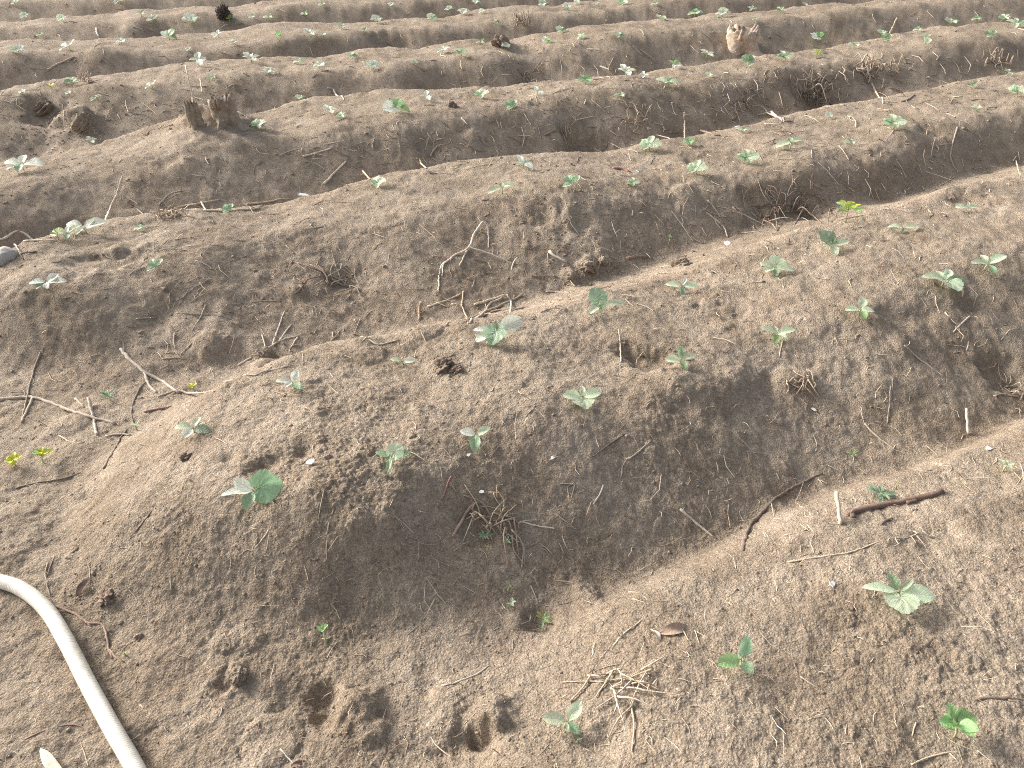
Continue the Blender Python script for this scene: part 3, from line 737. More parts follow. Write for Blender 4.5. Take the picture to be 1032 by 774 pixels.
def stick(name, label, cat, mk, wpx, *polys, group=None, taper=.6, wig=.35):
    rnd = random.Random(label); b = MB()
    for i, poly in enumerate(polys):
        if i and min(math.hypot(q[0] - (a[0] + (c[0] - a[0]) * f / 8), q[1] - (a[1] + (c[1] - a[1]) * f / 8)) for q in poly for P_ in polys[:i] for a, c in zip(P_, P_[1:]) for f in range(9)) > 2.6:
            LOOSE.append((poly, wpx * .75, mk)); continue              # a loose bit beside it: fine litter
        w = wpx if i == 0 else wpx * .75
        stick_mesh(b, poly, w, M[mk], rnd, taper, wig)
    o = b.build(name); o['label'] = label; o['category'] = cat
    if group: o['group'] = group
    return o
st = stick
# near part
thick = st('branch', 'thick reddish brown broken branch with knots lying on the nearest ridge', 'branch', 'brown', 10, [(853, 519), (885, 511), (916, 505), (950, 497)], [(913, 508), (924, 505)], [(858, 516), (860, 522)], taper=.8, wig=.12)
st('branch', 'dark bent branch running down the shaded slope, left of the thick one', 'branch', 'dark', 6, [(748, 555), (755, 533), (770, 514), (794, 494), (828, 477)], taper=.5)
st('twig', 'pale straight twig on the shaded slope near the dark bent branch', 'twig', 'pale', 5, [(685, 514), (702, 528), (721, 543)])
st('stick', 'short pale stick standing upright at the left end of the thick branch', 'stick', 'straw', 6, [(843, 495, .07), (847, 529)], taper=.9)
st('stick', 'short pale stick standing at the top right of the shaded slope', 'stick', 'pale', 4, [(974, 411, .05), (976, 438)], taper=.9)
st('straw_stalk', 'long thin curved straw lying below the thick branch', 'straw', 'straw', 3, [(794, 566), (830, 561), (858, 556), (892, 544)])
st('twig', 'thin dark twig slanting across the upper shaded slope', 'twig', 'grey', 3, [(871, 427), (885, 441), (902, 453)])
st('twig', 'fine upright root strand on the upper shaded slope', 'root', 'grey', 2, [(897, 391), (896, 410), (894, 427)])
st('twig', 'dark chip of wood below the thick branch', 'wood chip', 'dark', 5, [(887, 529), (899, 523)])
st('twig', 'dark thin twig with pale bud end above the bent branch', 'twig', 'grey', 4, [(787, 467), (795, 473), (802, 479)])
st('straw_stalk', 'thin forked straw at the foot of the shaded slope', 'straw', 'straw', 2.5, [(790, 540), (803, 537), (815, 533)], [(806, 510), (818, 521)], [(814, 529), (821, 537)])
st('straw_stalk', 'thin straw beside the lower end of the bent branch', 'straw', 'pale', 2, [(769, 536), (774, 549)], [(771, 537), (778, 547)], [(777, 508), (780, 521)])
st('straw_stalk', 'thin straw bent along the upper right slope', 'straw', 'grey', 2, [(938, 467), (955, 470), (974, 473)], [(980, 461), (984, 470)])
st('straw_stalk', 'pale straw at the right photo edge above the shaded slope', 'straw', 'straw', 3, [(1001, 399), (1015, 399), (1030, 401)])
st('twig', 'reddish twig upright left of the tangled root clump', 'twig', 'red', 4, [(455, 481, .02), (450, 492), (445, 504)])
st('stick', 'straight pale brown stick slanting beside the tangled root clump', 'stick', 'splint', 4.5, [(478, 506), (467, 523), (456, 541)], taper=.8)
st('twig', 'long thin pale root running right from the tangled clump', 'root', 'pale', 2.5, [(525, 526), (545, 531), (562, 533), (567, 541), (571, 552)])
st('twig', 'thin straw fork on the shaded slope above the root clump', 'straw', 'grey', 2.2, [(564, 488), (582, 489), (600, 498)], [(579, 489), (575, 507)])
st('twig', 'thin pale twig leaning at the slope right of the root clump', 'twig', 'pale', 2.5, [(608, 489), (604, 499), (598, 508)])
st('twig', 'dark thin twig high on the near shoulder of the second ridge', 'twig', 'dark', 2.5, [(629, 438), (612, 450), (598, 461)])
st('twig', 'grey forked twig on the second ridge shoulder', 'twig', 'grey', 3, [(656, 446), (642, 457), (629, 467), (626, 482)], [(648, 457), (658, 460)])
st('straw_stalk', 'short upright straw below the root clump', 'straw', 'pale', 2, [(529, 551), (528, 570)])
st('straw_stalk', 'long thin pale root hanging down the hump of the second ridge', 'root', 'straw', 2.2, [(336, 514), (331, 530), (329, 550), (330, 573)])
st('straw_stalk', 'thin straw pair below the largest seedling', 'straw', 'straw', 2.2, [(271, 534), (265, 543), (257, 553)], [(272, 535), (268, 557)])
st('twig', 'dark thin twig on the rough end of the second ridge', 'twig', 'dark', 2.5, [(153, 515), (145, 526), (136, 537)])
st('straw_stalk', 'short straw near the white chip', 'straw', 'straw', 2, [(308, 412), (320, 419)])
st('straw_stalk', 'slanting short straw on the shaded foot of the hump', 'straw', 'straw', 3, [(438, 604), (433, 613), (427, 624)])
st('twig', 'short grey twig left of the slanting straw', 'twig', 'grey', 2.5, [(419, 633), (410, 640)])
st('straw_stalk', 'thin curved straw beside the deep hole', 'straw', 'straw', 2.3, [(430, 730), (435, 744), (443, 755), (459, 766)])
st('straw_stalk', 'curved pale straw above the lumpy soil', 'straw', 'pale', 3.2, [(445, 691), (457, 689), (465, 686), (480, 680), (493, 671)])
st('straw_stalk', 'thin dark straw leaning above the half buried weed', 'straw', 'grey', 2, [(535, 591), (539, 600), (543, 611)], [(550, 611), (565, 609), (577, 606)])
st('straw_stalk', 'long curved straw above the straw bunch', 'straw', 'straw', 2.6, [(618, 650), (630, 638), (647, 625)], [(634, 597), (645, 598), (653, 605)], [(638, 605), (655, 610)])
st('twig', 'white ended twig left of the three leaved seedling', 'twig', 'straw', 2.2, [(688, 634), (693, 645), (698, 656)], [(700, 636), (705, 649)], [(702, 637), (716, 645)])
st('straw_stalk', 'thin straw below the three leaved light green seedling', 'straw', 'straw', 2.2, [(814, 726), (828, 722), (836, 729), (841, 738)])
st('twig', 'thin dark twig between the two nearest ridge seedlings', 'twig', 'grey', 2.2, [(806, 682), (815, 688), (824, 694)])
st('straw_stalk', 'long thin straw lying in front of the lobed weed', 'straw', 'straw', 3, [(918, 771), (935, 764), (957, 758), (975, 760)], [(957, 759), (965, 767)], [(985, 757), (1000, 770)])
st('twig', 'dark stick with its shadow at the right photo edge', 'twig', 'dark', 6, [(984, 705), (1005, 704), (1040, 706)], [(1015, 706), (1040, 714)])
st('straw_stalk', 'short straw on the right part of the nearest ridge', 'straw', 'straw', 2.2, [(990, 669), (972, 678)])
st('straw_stalk', 'short dark straw left of the lobed weed', 'straw', 'straw', 2.6, [(923, 728), (919, 742)])
st('straw_stalk', 'pale straw at the lower edge near the straw bunch', 'straw', 'pale', 2.3, [(681, 694), (690, 697), (697, 700)])
# flat soil by the hose
st('root', 'pale knobbly root winding away from the hose', 'root', 'splint', 4.5, [(57, 611), (78, 620), (90, 628), (102, 629), (108, 642), (110, 655), (113, 664)], [(110, 655), (118, 663), (125, 667)], [(86, 627), (92, 631)])
st('twig', 'thin root strand above the hose bend', 'root', 'grey', 2.5, [(48, 567), (46, 580), (49, 595), (51, 602)])
st('twig', 'curved thin brown twig left of the hose', 'twig', 'brown', 2.6, [(25, 745), (44, 736), (68, 731), (82, 733), (92, 740)])
st('straw_stalk', 'thin straw at the bottom edge right of the hose', 'straw', 'pale', 2.4, [(283, 757), (292, 766), (302, 776)])
st('twig', 'thin dark root half buried in the flat soil', 'root', 'dark', 3, [(16, 492), (35, 488), (58, 484), (82, 477)])
st('twig', 'short dark root upright near the flat soil edge', 'root', 'dark', 2.5, [(55, 562), (50, 573), (47, 582)])
st('straw_stalk', 'short straw lying right of the hose', 'straw', 'pale', 2.2, [(141, 710), (145, 714)])
# left foreground branches
st('branch', 'long knobbly grey branch reaching in from the left photo edge', 'branch', 'grey', 5.5, [(-20, 404), (10, 402), (34, 401), (58, 409), (83, 419), (116, 427)], [(34, 401), (28, 412), (22, 426)], taper=.7)
st('stick', 'short pale stick crossing the long grey branch', 'stick', 'pale', 5, [(90, 403, .03), (94, 420), (98, 439)], taper=.8)
st('twig', 'short grey twig parallel above the long branch', 'twig', 'grey', 4, [(76, 402), (86, 413)])
st('twig', 'thin grey twig rising behind the long knobbly branch', 'twig', 'grey', 3, [(41, 356), (35, 373), (30, 390), (22, 424)])
st('stick', 'dark brown stick with a white tip below the long branch', 'stick', 'dark', 4, [(105, 472), (114, 455), (121, 443), (128, 433)])
st('twig', 'short grey twig beside the dark stick with a white tip', 'twig', 'grey', 4, [(106, 440), (120, 438), (132, 439)])
st('twig', 'thin loop of pale straw under the long branch', 'straw', 'straw', 2.2, [(60, 440), (72, 446), (84, 446), (89, 442)])
st('branch', 'big pale stick slanting down the slope of the third ridge', 'branch', 'pale', 5.5, [(121, 352), (133, 364), (146, 375), (163, 385), (180, 396)], [(146, 375), (150, 388), (158, 396)], taper=.8)
st('twig', 'grey twig lying level under the big pale stick', 'twig', 'grey', 4, [(159, 400), (188, 397), (216, 395)])
st('twig', 'dark thin stem leaning beside the big pale stick', 'twig', 'dark', 3, [(149, 384), (139, 395), (133, 412), (134, 428)])
st('twig', 'short brown twig with bark below the big pale stick', 'twig', 'brown', 4, [(146, 415), (160, 413), (173, 410)])
st('twig', 'forked pale twig on the slope of the third ridge', 'twig', 'pale', 3.5, [(241, 368), (262, 356), (282, 344), (300, 339)], [(282, 344), (290, 332), (294, 327)], [(275, 348), (281, 330), (287, 313)], [(268, 352), (264, 338)], [(300, 340), (292, 352)])
st('straw_stalk', 'long thin stalk at the furrow bottom below the forked twig', 'straw', 'grey', 3, [(225, 385), (250, 378), (270, 374), (290, 370)])
st('twig', 'thin level root on the slope of the third ridge', 'root', 'grey', 2, [(178, 316), (195, 317), (213, 317), (232, 321)])
st('twig', 'thin leaning root crossing the level one', 'root', 'straw', 2.2, [(207, 308), (202, 320), (194, 333)])
st('twig', 'short thin root left of the level one', 'root', 'grey', 2.2, [(137, 322), (150, 320), (160, 321), (164, 326)])
st('straw_stalk', 'short pale straw low on the slope of the third ridge', 'straw', 'straw', 3, [(164, 362), (175, 361), (186, 362)])
st('twig', 'short bent stalk low on the third ridge slope', 'straw', 'straw', 2.4, [(176, 336), (175, 345), (177, 352)], [(193, 345), (187, 352), (182, 358)])
st('straw_stalk', 'curved pale straw on the crest of the third ridge', 'straw', 'straw', 2.5, [(197, 263), (206, 266), (215, 272)])
st('twig', 'fan of thin roots hanging near the crest of the third ridge', 'root', 'grey', 2.2, [(207, 285), (195, 291), (187, 298), (181, 308)], [(195, 291), (210, 283)], [(200, 295), (193, 303)], [(190, 292), (185, 300), (178, 304)])
st('straw_stalk', 'short pale straw on the slope below the forked twig', 'straw', 'grey', 2.3, [(335, 335), (337, 342), (342, 334)], [(305, 355), (306, 368)])
# left edge
st('stick', 'long pale cane at the left photo edge', 'cane', 'pale', 3.5, [(-30, 238), (0, 238), (30, 238), (57, 239)], taper=.9, wig=.15)
st('stick', 'shorter pale cane lying under the long one', 'cane', 'straw', 3.2, [(24, 244), (40, 243), (57, 243)], taper=.9)
st('stick', 'short white stick slanting beside the pale stone', 'stick', 'pale', 3, [(13, 242), (17, 249), (22, 256)])
st('twig', 'dark thin branch touching the pale stone', 'twig', 'dark', 3, [(14, 258), (25, 255), (37, 254)], [(20, 256), (24, 262)])
st('straw_stalk', 'tall white dry stalk leaning on the third ridge crest', 'stalk', 'pale', 4.5, [(123, 178, .18), (119, 195, .1), (110, 214, .03), (103, 232)], taper=.6)
st('straw_stalk', 'fine thin stalk right of the tall white one', 'stalk', 'grey', 2, [(128, 203, .05), (137, 210), (145, 218)])
st('stick', 'pale cane lying in the furrow behind the third ridge', 'cane', 'straw', 3.5, [(176, 210), (200, 206), (222, 202)], [(203, 204), (208, 213)])
st('stick', 'long pale cane lying beside the furrow cane', 'cane', 'straw', 4, [(205, 212), (232, 213), (261, 211)])
st('stick', 'thin pale cane pointing along the third ridge crest', 'cane', 'straw', 3, [(249, 207), (270, 204), (292, 200)])
st('straw_stalk', 'small bent straw left of the thin cane', 'straw', 'grey', 2.5, [(160, 207), (172, 195), (184, 193)], [(172, 196), (180, 200)])
# middle slope of third ridge
st('twig', 'large forked dry twig spread like a roof on the third ridge slope', 'twig', 'pale', 3.6, [(487, 223, .02), (478, 235, .02), (472, 250, .015), (457, 258), (444, 270), (442, 295)], [(487, 223, .02), (492, 231, .01), (492, 250)], [(472, 249, .015), (495, 257, .01), (516, 265)], [(521, 260, .02), (516, 268), (515, 284)], [(471, 252), (466, 262), (463, 269)], [(456, 260), (447, 267), (446, 279)])
st('stick', 'short pale stick right of the large forked twig', 'stick', 'pale', 4.5, [(554, 254), (562, 260), (571, 265)], taper=.9)
st('straw_stalk', 'thin straw high on the third ridge slope', 'straw', 'grey', 2.6, [(588, 233), (600, 241)])
st('stick', 'brown short stick lying left of the round clod', 'stick', 'brown', 6, [(632, 261), (642, 259), (652, 259)], taper=.9)
CANE = 'canes in the small pile'
st('stick', 'longest cane along the bottom of the small cane pile', 'cane', 'straw', 3.6, [(450, 328), (478, 321), (505, 316), (528, 310)], taper=.85)
st('stick', 'cane slanting up through the small cane pile', 'cane', 'pale', 4, [(474, 326), (490, 313), (506, 300, .01)], taper=.85)
st('stick', 'uppermost cane of the small pile', 'cane', 'straw', 3.6, [(478, 308), (494, 303), (509, 297, .01)], taper=.85)
st('stick', 'cane across the right side of the small pile', 'cane', 'grey', 4, [(484, 316), (505, 308), (526, 298)], taper=.85)
st('stick', 'dark thin cane between the pale ones of the small pile', 'cane', 'brown', 3, [(470, 324), (492, 318), (515, 312)], taper=.85)
st('stick', 'bent short stalk standing in the small cane pile', 'stalk', 'pale', 2.6, [(511, 297, .02), (515, 305), (514, 316)], taper=.85)
st('twig', 'forked straw left of the small cane pile', 'straw', 'straw', 3, [(431, 309), (448, 304), (465, 296)], [(467, 294), (465, 311)], [(455, 307), (468, 316), (472, 326)], [(440, 306), (452, 310)])
st('wood_chip', 'upright brown chip of wood left of the cane pile', 'wood chip', 'splint', 5, [(425, 305, .04), (423, 314), (422, 323)], taper=.7)
st('twig', 'pale bent twig at the furrow bottom above the tiny seedling', 'twig', 'straw', 3.4, [(364, 341), (373, 345), (381, 348), (392, 346), (402, 344)], [(370, 343), (366, 347)])
st('straw_stalk', 'upright thin straw left of the round hollow', 'straw', 'straw', 2.6, [(624, 332, .03), (625, 348), (626, 366)])
st('straw_stalk', 'thin straw lying at the furrow bottom by the upright seedling', 'straw', 'grey', 2.4, [(550, 294), (562, 295), (574, 295)], [(604, 292), (616, 288)])
st('twig', 'long thin bent stalk with a white tip on the dark slope', 'stalk', 'straw', 3, [(712, 214), (722, 222), (730, 231), (733, 240)])
st('twig', 'thin dark stalk at the top of the dark slope', 'stalk', 'grey', 3, [(713, 202), (720, 210), (726, 219)])
st('straw_stalk', 'short pale straw on the dark slope above the bright weed', 'straw', 'straw', 3, [(738, 208), (746, 217)])
st('twig', 'long dark stem leaning beside the bright weed', 'twig', 'dark', 2.8, [(772, 195), (780, 212), (784, 231)], [(803, 202), (815, 214), (828, 226)], [(810, 212), (800, 228)], [(836, 211), (834, 226)])
st('twig', 'forked thin twig on the right shaded shoulder', 'twig', 'pale', 3, [(977, 319), (968, 328), (960, 337)], [(952, 315), (960, 326), (966, 330)])
st('twig', 'long thin twig trailing down the right shaded slope', 'twig', 'grey', 3, [(910, 351), (922, 359), (933, 367), (951, 380)])
st('straw_stalk', 'thin straw hanging below the pale rosette seedling', 'straw', 'straw', 2.4, [(789, 343), (787, 352), (785, 360)])
st('twig', 'dry stalk upright on the right shaded slope', 'stalk', 'grey', 2, [(899, 384), (898, 400), (895, 425)])
# far
st('stick', 'brown stick lying on the slope of the fifth ridge', 'stick', 'splint', 3.2, [(47, 71), (60, 64), (75, 58)], taper=.8)
st('stick', 'pale thin stick on the crest right of the twin stumps', 'stick', 'straw', 3, [(305, 158), (320, 154), (334, 150)])
st('stick', 'pale stick leaning down the slope of the fourth ridge', 'stick', 'pale', 4, [(327, 186), (338, 174), (349, 163)])
st('stick', 'short grey stick in the furrow above the bright seedling', 'stick', 'grey', 3.5, [(330, 89), (338, 95), (347, 101)])
st('straw_stalk', 'tall thin white stalk rising from the left stump', 'stalk', 'pale', 2.6, [(188, 70, .3), (191, 84, .24), (195, 102, .15)])
st('straw_stalk', 'tiny white stalk between the twin stumps', 'stalk', 'pale', 2.6, [(202, 80, .22), (204, 94, .15)])
st('stick', 'curved white chip on the dark slope of the sixth ridge', 'wood chip', 'pale', 3.4, [(97, 29), (98, 34), (100, 38)])
st('stick', 'pale stick crossing the hollow in the fourth ridge slope', 'stick', 'pale', 3.6, [(433, 158), (441, 151), (449, 144)])
st('stick', 'thin stick below the one at the hollow', 'stick', 'straw', 3, [(419, 160), (424, 165), (430, 170)], [(431, 137), (436, 146)])
st('stick', 'short brown stick on the fourth ridge slope', 'stick', 'brown', 4, [(549, 137), (557, 133), (565, 128)])
st('stick', 'pale straw on the crest left of the grey seedling', 'straw', 'straw', 3, [(366, 173), (373, 181)])
st('stick', 'reddish brown chip on the third ridge crest', 'wood chip', 'red', 6, [(618, 170), (626, 171), (635, 174)])
st('stick', 'thin pale stick below the far root hole', 'stick', 'pale', 2.8, [(465, 119), (471, 126)], [(440, 145), (446, 140)])
st('twig', 'bent dark twig at the foot of the fourth ridge slope', 'twig', 'dark', 4, [(706, 132), (716, 134), (726, 137)], [(722, 134), (733, 138)])
st('stick', 'bright white broken stick in the furrow', 'stick', 'pale', 4, [(777, 114), (786, 119), (797, 122)], [(780, 118), (790, 123)], [(770, 125), (786, 126)])
st('twig', 'long grey twig leaning above the white broken stick', 'twig', 'grey', 3, [(757, 107), (772, 113), (790, 121)])
st('twig', 'dark twig slanting left of the white broken stick', 'twig', 'dark', 4, [(738, 121), (746, 114), (754, 108)])
st('twig', 'dead upright stalk with white tip on the fourth ridge slope', 'stalk', 'grey', 3, [(690, 113, .12), (690, 126, .06), (690, 140)], [(690, 116, .12), (697, 115, .12)], [(710, 115, .06), (711, 122)])
st('stick', 'pale stick hanging below the far dry root clump', 'stick', 'straw', 3, [(876, 80), (882, 92), (890, 105)])
st('stick', 'dark stick lying at the furrow bottom under the far root clump', 'stick', 'dark', 3.6, [(908, 103), (916, 100), (922, 96)])
st('stick', 'thin dead stalk rising near the far pale seedlings', 'stalk', 'straw', 2.6, [(904, 18, .16), (900, 27, .08), (896, 35)])
st('twig', 'dry leaning stalk beside the white seedling on the fourth ridge', 'stalk', 'grey', 3, [(618, 59, .16), (614, 70, .06), (620, 75)], [(605, 67, .06), (614, 70, .06)])
st('twig', 'thin upright stalk on the shaded fourth ridge slope', 'stalk', 'straw', 2.4, [(575, 48, .1), (575, 60)])
st('twig', 'long thin root forked on the right furrow slope', 'root', 'grey', 3, [(965, 128), (960, 145), (958, 160), (966, 175)], [(960, 146), (945, 147)])
st('straw_stalk', 'pale straw tuft end on the right crest edge', 'straw', 'straw', 2.6, [(933, 193), (948, 187), (963, 178)], [(940, 192), (965, 186)], [(1024, 162), (1028, 178)])

# dried leaves
def dry_leaf(px, py, wpx, az, mk, label, pitch=15, wid=.35, curl=.7):
    rnd = random.Random(label); p, t = at(px, py, .004); L = wpx * mpp(t)
    v, f, uv = leaf_oval(L, wid, curl, rnd)
    X = Matrix.Rotation(math.radians(az), 4, 'Z') @ Matrix.Rotation(math.radians(-pitch), 4, 'Y') @ Matrix.Rotation(.4, 4, 'X') @ Matrix.Translation((-L * .5, 0, 0))
    b = MB(); b.add(v, f, uv, M[mk], X); b.add([(x, y, z - .0012) for x, y, z in v], [tuple(reversed(q)) for q in f], uv, M[mk], X)
    o = b.build('dry_leaf', loc=p + Vector((0, 0, L * .06))); tag(o, label, 'dry leaf')
dry_leaf(54, 772, 52, -38, 'pale', 'long bleached dry leaf at the bottom edge left of the hose', 2, .24, .12)
dry_leaf(84, 592, 22, 60, 'brown', 'curled brown dry leaf on the flat soil above the hose', 35)
dry_leaf(681, 635, 34, 10, 'splint', 'curled tan dry leaf above the straw bunch', 10)
dry_leaf(662, 640, 16, 110, 'pale', 'small pale dry leaf left of the curled tan one', 20)
dry_leaf(300, 770, 14, 20, 'brown', 'small dark dry leaf at the bottom edge', 10)

# ------------------------------------------------------------------ clumps of dry roots and grass
def clump(px, py, wpx, hpx, n, mk, label, name='dry_root_clump', lift=.05, thick=1.6, seed=0, cat='dry roots', long=.5, bend=.22):
    rnd = random.Random(900 + seed); b = MB()
    p0, t = at(px, py); k = mpp(t); r = thick * .5 * k * (.75 if py < 140 else 1)
    done = [p0 + Vector((0, 0, .3 * r))]
    for i in range(n):
        a = px + rnd.gauss(0, wpx * .30); c = py + rnd.gauss(0, hpx * .30)
        tgt, tt = at(a, c); Lm = wpx * k * long * rnd.uniform(.4, 1.2); lift_ = lift * rnd.random() ** 1.5
        q = min(rnd.sample(done, min(len(done), 25)), key=lambda w: (w - tgt).length)       # every strand springs from the tangle
        dv = tgt - q
        if dv.length < .3 * Lm: dv = Vector((rnd.uniform(-1, 1), rnd.uniform(-1, 1), 0)).normalized() * Lm
        if dv.length > Lm: dv = dv.normalized() * Lm
        e = q + dv; L = dv.length
        e.z = float(height(np.array([e.x]), np.array([e.y]))[0]) + r + rnd.uniform(0, .7) * lift_
        mid = (q + e) * .5 + Vector((rnd.uniform(-bend, bend) * L, rnd.uniform(-bend, bend) * L, rnd.uniform(.2, 1) * lift_))
        zz = float(height(np.array([mid.x]), np.array([mid.y]))[0]); mid.z = max(mid.z, zz + r)
        path = resample([q, mid, e], L / 7 + 1e-4); done += path[1:]
        w = rnd.uniform(.6, 1.25) * r
        v, f = tube(path, [w * (1 - .6 * j / len(path)) for j in range(len(path))], 5)
        b.add([Vector(x) - p0 for x in v], f, m=M[rnd.choice(mk)])
    o = b.build(name, loc=p0); tag(o, label, cat); return o
clump(633, 690, 78, 42, 34, ['straw', 'pale', 'straw'], 'loose bunch of bleached straw on the nearest ridge', 'straw_bunch', .02, 2.3, 1, 'straw', .55, .06)
clump(497, 525, 60, 34, 42, ['straw', 'grey', 'splint'], 'tangled pale root clump on the shaded face of the second ridge', lift=.035, thick=1.9, seed=2)
clump(334, 285, 40, 40, 34, ['grey', 'brown', 'grey'], 'hanging grey root clump on the slope of the third ridge', lift=.03, thick=1.7, seed=3, long=.7)
clump(820, 98, 34, 26, 46, ['grey', 'pale', 'straw', 'dark'], 'wild dry root clump over the dark hollow', lift=.14, thick=1.7, seed=4, long=.6)
clump(872, 70, 24, 18, 34, ['pale', 'straw', 'grey'], 'pale dry root clump hanging near a ridge top', lift=.1, thick=1.8, seed=5, long=.6)
clump(896, 72, 24, 14, 30, ['grey', 'straw'], 'greyish dry root clump right of the pale one', lift=.1, thick=1.6, seed=6, long=.6)
clump(1003, 66, 24, 14, 26, ['grey', 'straw', 'pale'], 'dry root clump at the far right furrow', lift=.1, thick=1.6, seed=7, long=.6)
clump(535, 80, 26, 18, 22, ['dark', 'grey', 'grey', 'straw'], 'dark root clump in the far hollow', lift=.14, thick=1.6, seed=8, long=.6)
clump(640, 125, 28, 22, 26, ['grey', 'straw', 'brown'], 'dry grass sprigs on the fourth ridge slope', 'dry_grass_tuft', lift=.1, thick=1.5, seed=9, cat='dry grass', long=.6)
clump(170, 217, 36, 12, 60, ['straw', 'splint', 'straw'], 'tan dry grass tuft beside the tall white stalk', 'dry_grass_tuft', lift=.04, thick=1.3, seed=10, cat='dry grass', long=.5)
clump(795, 215, 60, 26, 50, ['grey', 'dark', 'brown'], 'tangle of fine dark roots left of the bright weed', lift=.09, thick=1.4, seed=11, long=.5)
clump(755, 105, 44, 18, 26, ['grey', 'dark'], 'fine dark roots in the fourth ridge furrow', lift=.06, thick=1.4, seed=12, long=.5)
clump(85, 82, 22, 12, 34, ['straw', 'grey', 'splint'], 'small dry grass tuft on the fifth ridge', 'dry_grass_tuft', lift=.08, thick=1.3, seed=13, cat='dry grass', long=.5)
clump(805, 386, 38, 12, 28, ['straw', 'splint'], 'short tan root fringe on the second ridge shoulder', lift=.02, thick=1.5, seed=14, long=.4)
clump(1018, 395, 40, 20, 20, ['grey', 'dark'], 'grey root tangle at the right edge of the shaded slope', lift=.03, thick=1.6, seed=15, long=.5)
clump(528, 26, 26, 12, 22, ['grey', 'dark'], 'small dark brush tuft on a far ridge slope', 'dry_grass_tuft', lift=.14, thick=1.4, seed=16, cat='dry grass', long=.5)
clump(920, 540, 60, 20, 16, ['straw', 'grey'], 'scatter of short straws below the thick branch', 'straw_bunch', lift=.008, thick=1.4, seed=17, cat='straw', long=.3, bend=.06)

# ------------------------------------------------------------------ clods, stones, chips
def lump(name, px, py, wpx, mk, label, cat, flat=.7, seed=0, rough=.35, sub=3, sink=.3):
    rnd = random.Random(1300 + seed); p, t = at(px, py, .0); R = .5 * wpx * mpp(t)
    import bmesh
    bm = bmesh.new(); bmesh.ops.create_icosphere(bm, subdivisions=5 if wpx > 12 and cat == 'clod' else 4, radius=1.0)
    me = bpy.data.meshes.new(name); bm.to_mesh(me); bm.free()
    c = np.empty(len(me.vertices) * 3, np.float32); me.vertices.foreach_get('co', c); c = c.reshape(-1, 3).astype(float)
    ox, oy = rnd.uniform(0, 50), rnd.uniform(0, 50)
    def nz(f, k): return perlin(c[:, 0] * f + c[:, 2] * f * .6 + ox, c[:, 1] * f - c[:, 2] * f * .7 + oy, k)
    q = rough * (nz(1.1, seed) + .7 * nz(2.4, seed + 1) + .4 * nz(5, seed + 2))
    if cat == 'clod':
        cell = .011 / R
        q = q + .08 * nz(9, 3) + .05 * nz(19, 4) + .28 * crumbs(c[:, 0] + c[:, 2] * .6 + ox, c[:, 1] - c[:, 2] * .7 + oy, min(.5, cell * 1.6), .6, 7) * min(.5, cell)
    c = c * (1 + q)[:, None] * np.array([1, .85, flat]) * R
    me.vertices.foreach_set('co', c.astype(np.float32).ravel())
    me.polygons.foreach_set('use_smooth', np.full(len(me.polygons), True)); me.materials.append(M[mk] if isinstance(mk, str) else mk); me.update()
    o = bpy.data.objects.new(name, me); COL.objects.link(o); o.location = p + Vector((0, 0, R * flat * (-.15 if cat == 'clod' else .2))); o.rotation_euler = (0, 0, rnd.uniform(0, 6))
    tag(o, label, cat); return o
lump('stone', 5, 261, 30, 'stone', 'smooth pale grey stone at the left photo edge', 'stone', .62, 1, .12)
lump('soil_clod', 687, 268, 20, SOIL, 'round soil clod behind the drooping pale seedling', 'clod', .8, 2)
lump('soil_clod', 446, 368, 20, 'clod', 'dark crumbly soil clod right of the tiny seedling', 'clod', .6, 3, .7)
lump('soil_clod', 459, 374, 14, 'clod', 'smaller dark clod touching the crumbly one', 'clod', .6, 4, .7)
lump('soil_clod', 592, 268, 17, SOIL, 'biggest rounded clod of the heap on the furrow slope', 'clod', .75, 5, .4)
lump('soil_clod', 576, 278, 11, SOIL, 'rounded clod on the near side of the furrow heap', 'clod', .75, 6, .4)
lump('soil_clod', 608, 262, 11, SOIL, 'darker clod on the right side of the furrow heap', 'clod', .7, 7, .5)
lump('soil_clod', 82, 121, 22, SOIL, 'tan rounded mound in the hollowed fourth ridge slope', 'clod', .9, 11, .35)
lump('soil_clod', 46, 108, 18, 'clod', 'small dark clod at the rim of the hollowed slope', 'clod', .6, 12, .6)
lump('soil_clod', 108, 603, 18, 'clod', 'dark crumbly clod near the curled dry leaf', 'clod', .5, 13, .7)
lump('soil_clod', 240, 681, 18, SOIL, 'small clod casting shadow on the flat soil', 'clod', .7, 14, .4)
lump('soil_clod', 140, 642, 9, 'clod', 'tiny dark pebble of soil right of the pale root', 'clod', .7, 15, .4)
lump('soil_clod', 455, 108, 12, 'clod', 'dark clod on the fourth ridge crest', 'clod', .8, 16, .5)
lump('soil_clod', 505, 44, 18, 'clod', 'dark heap of clods on the fifth ridge', 'clod', .8, 17, .5)
lump('soil_clod', 186, 460, 12, 'clod', 'small dark clod left of the largest seedling', 'clod', .5, 18, .6)
lump('soil_clod', 265, 358, 22, SOIL, 'soft rounded clod low on the third ridge slope', 'clod', .6, 19, .4)
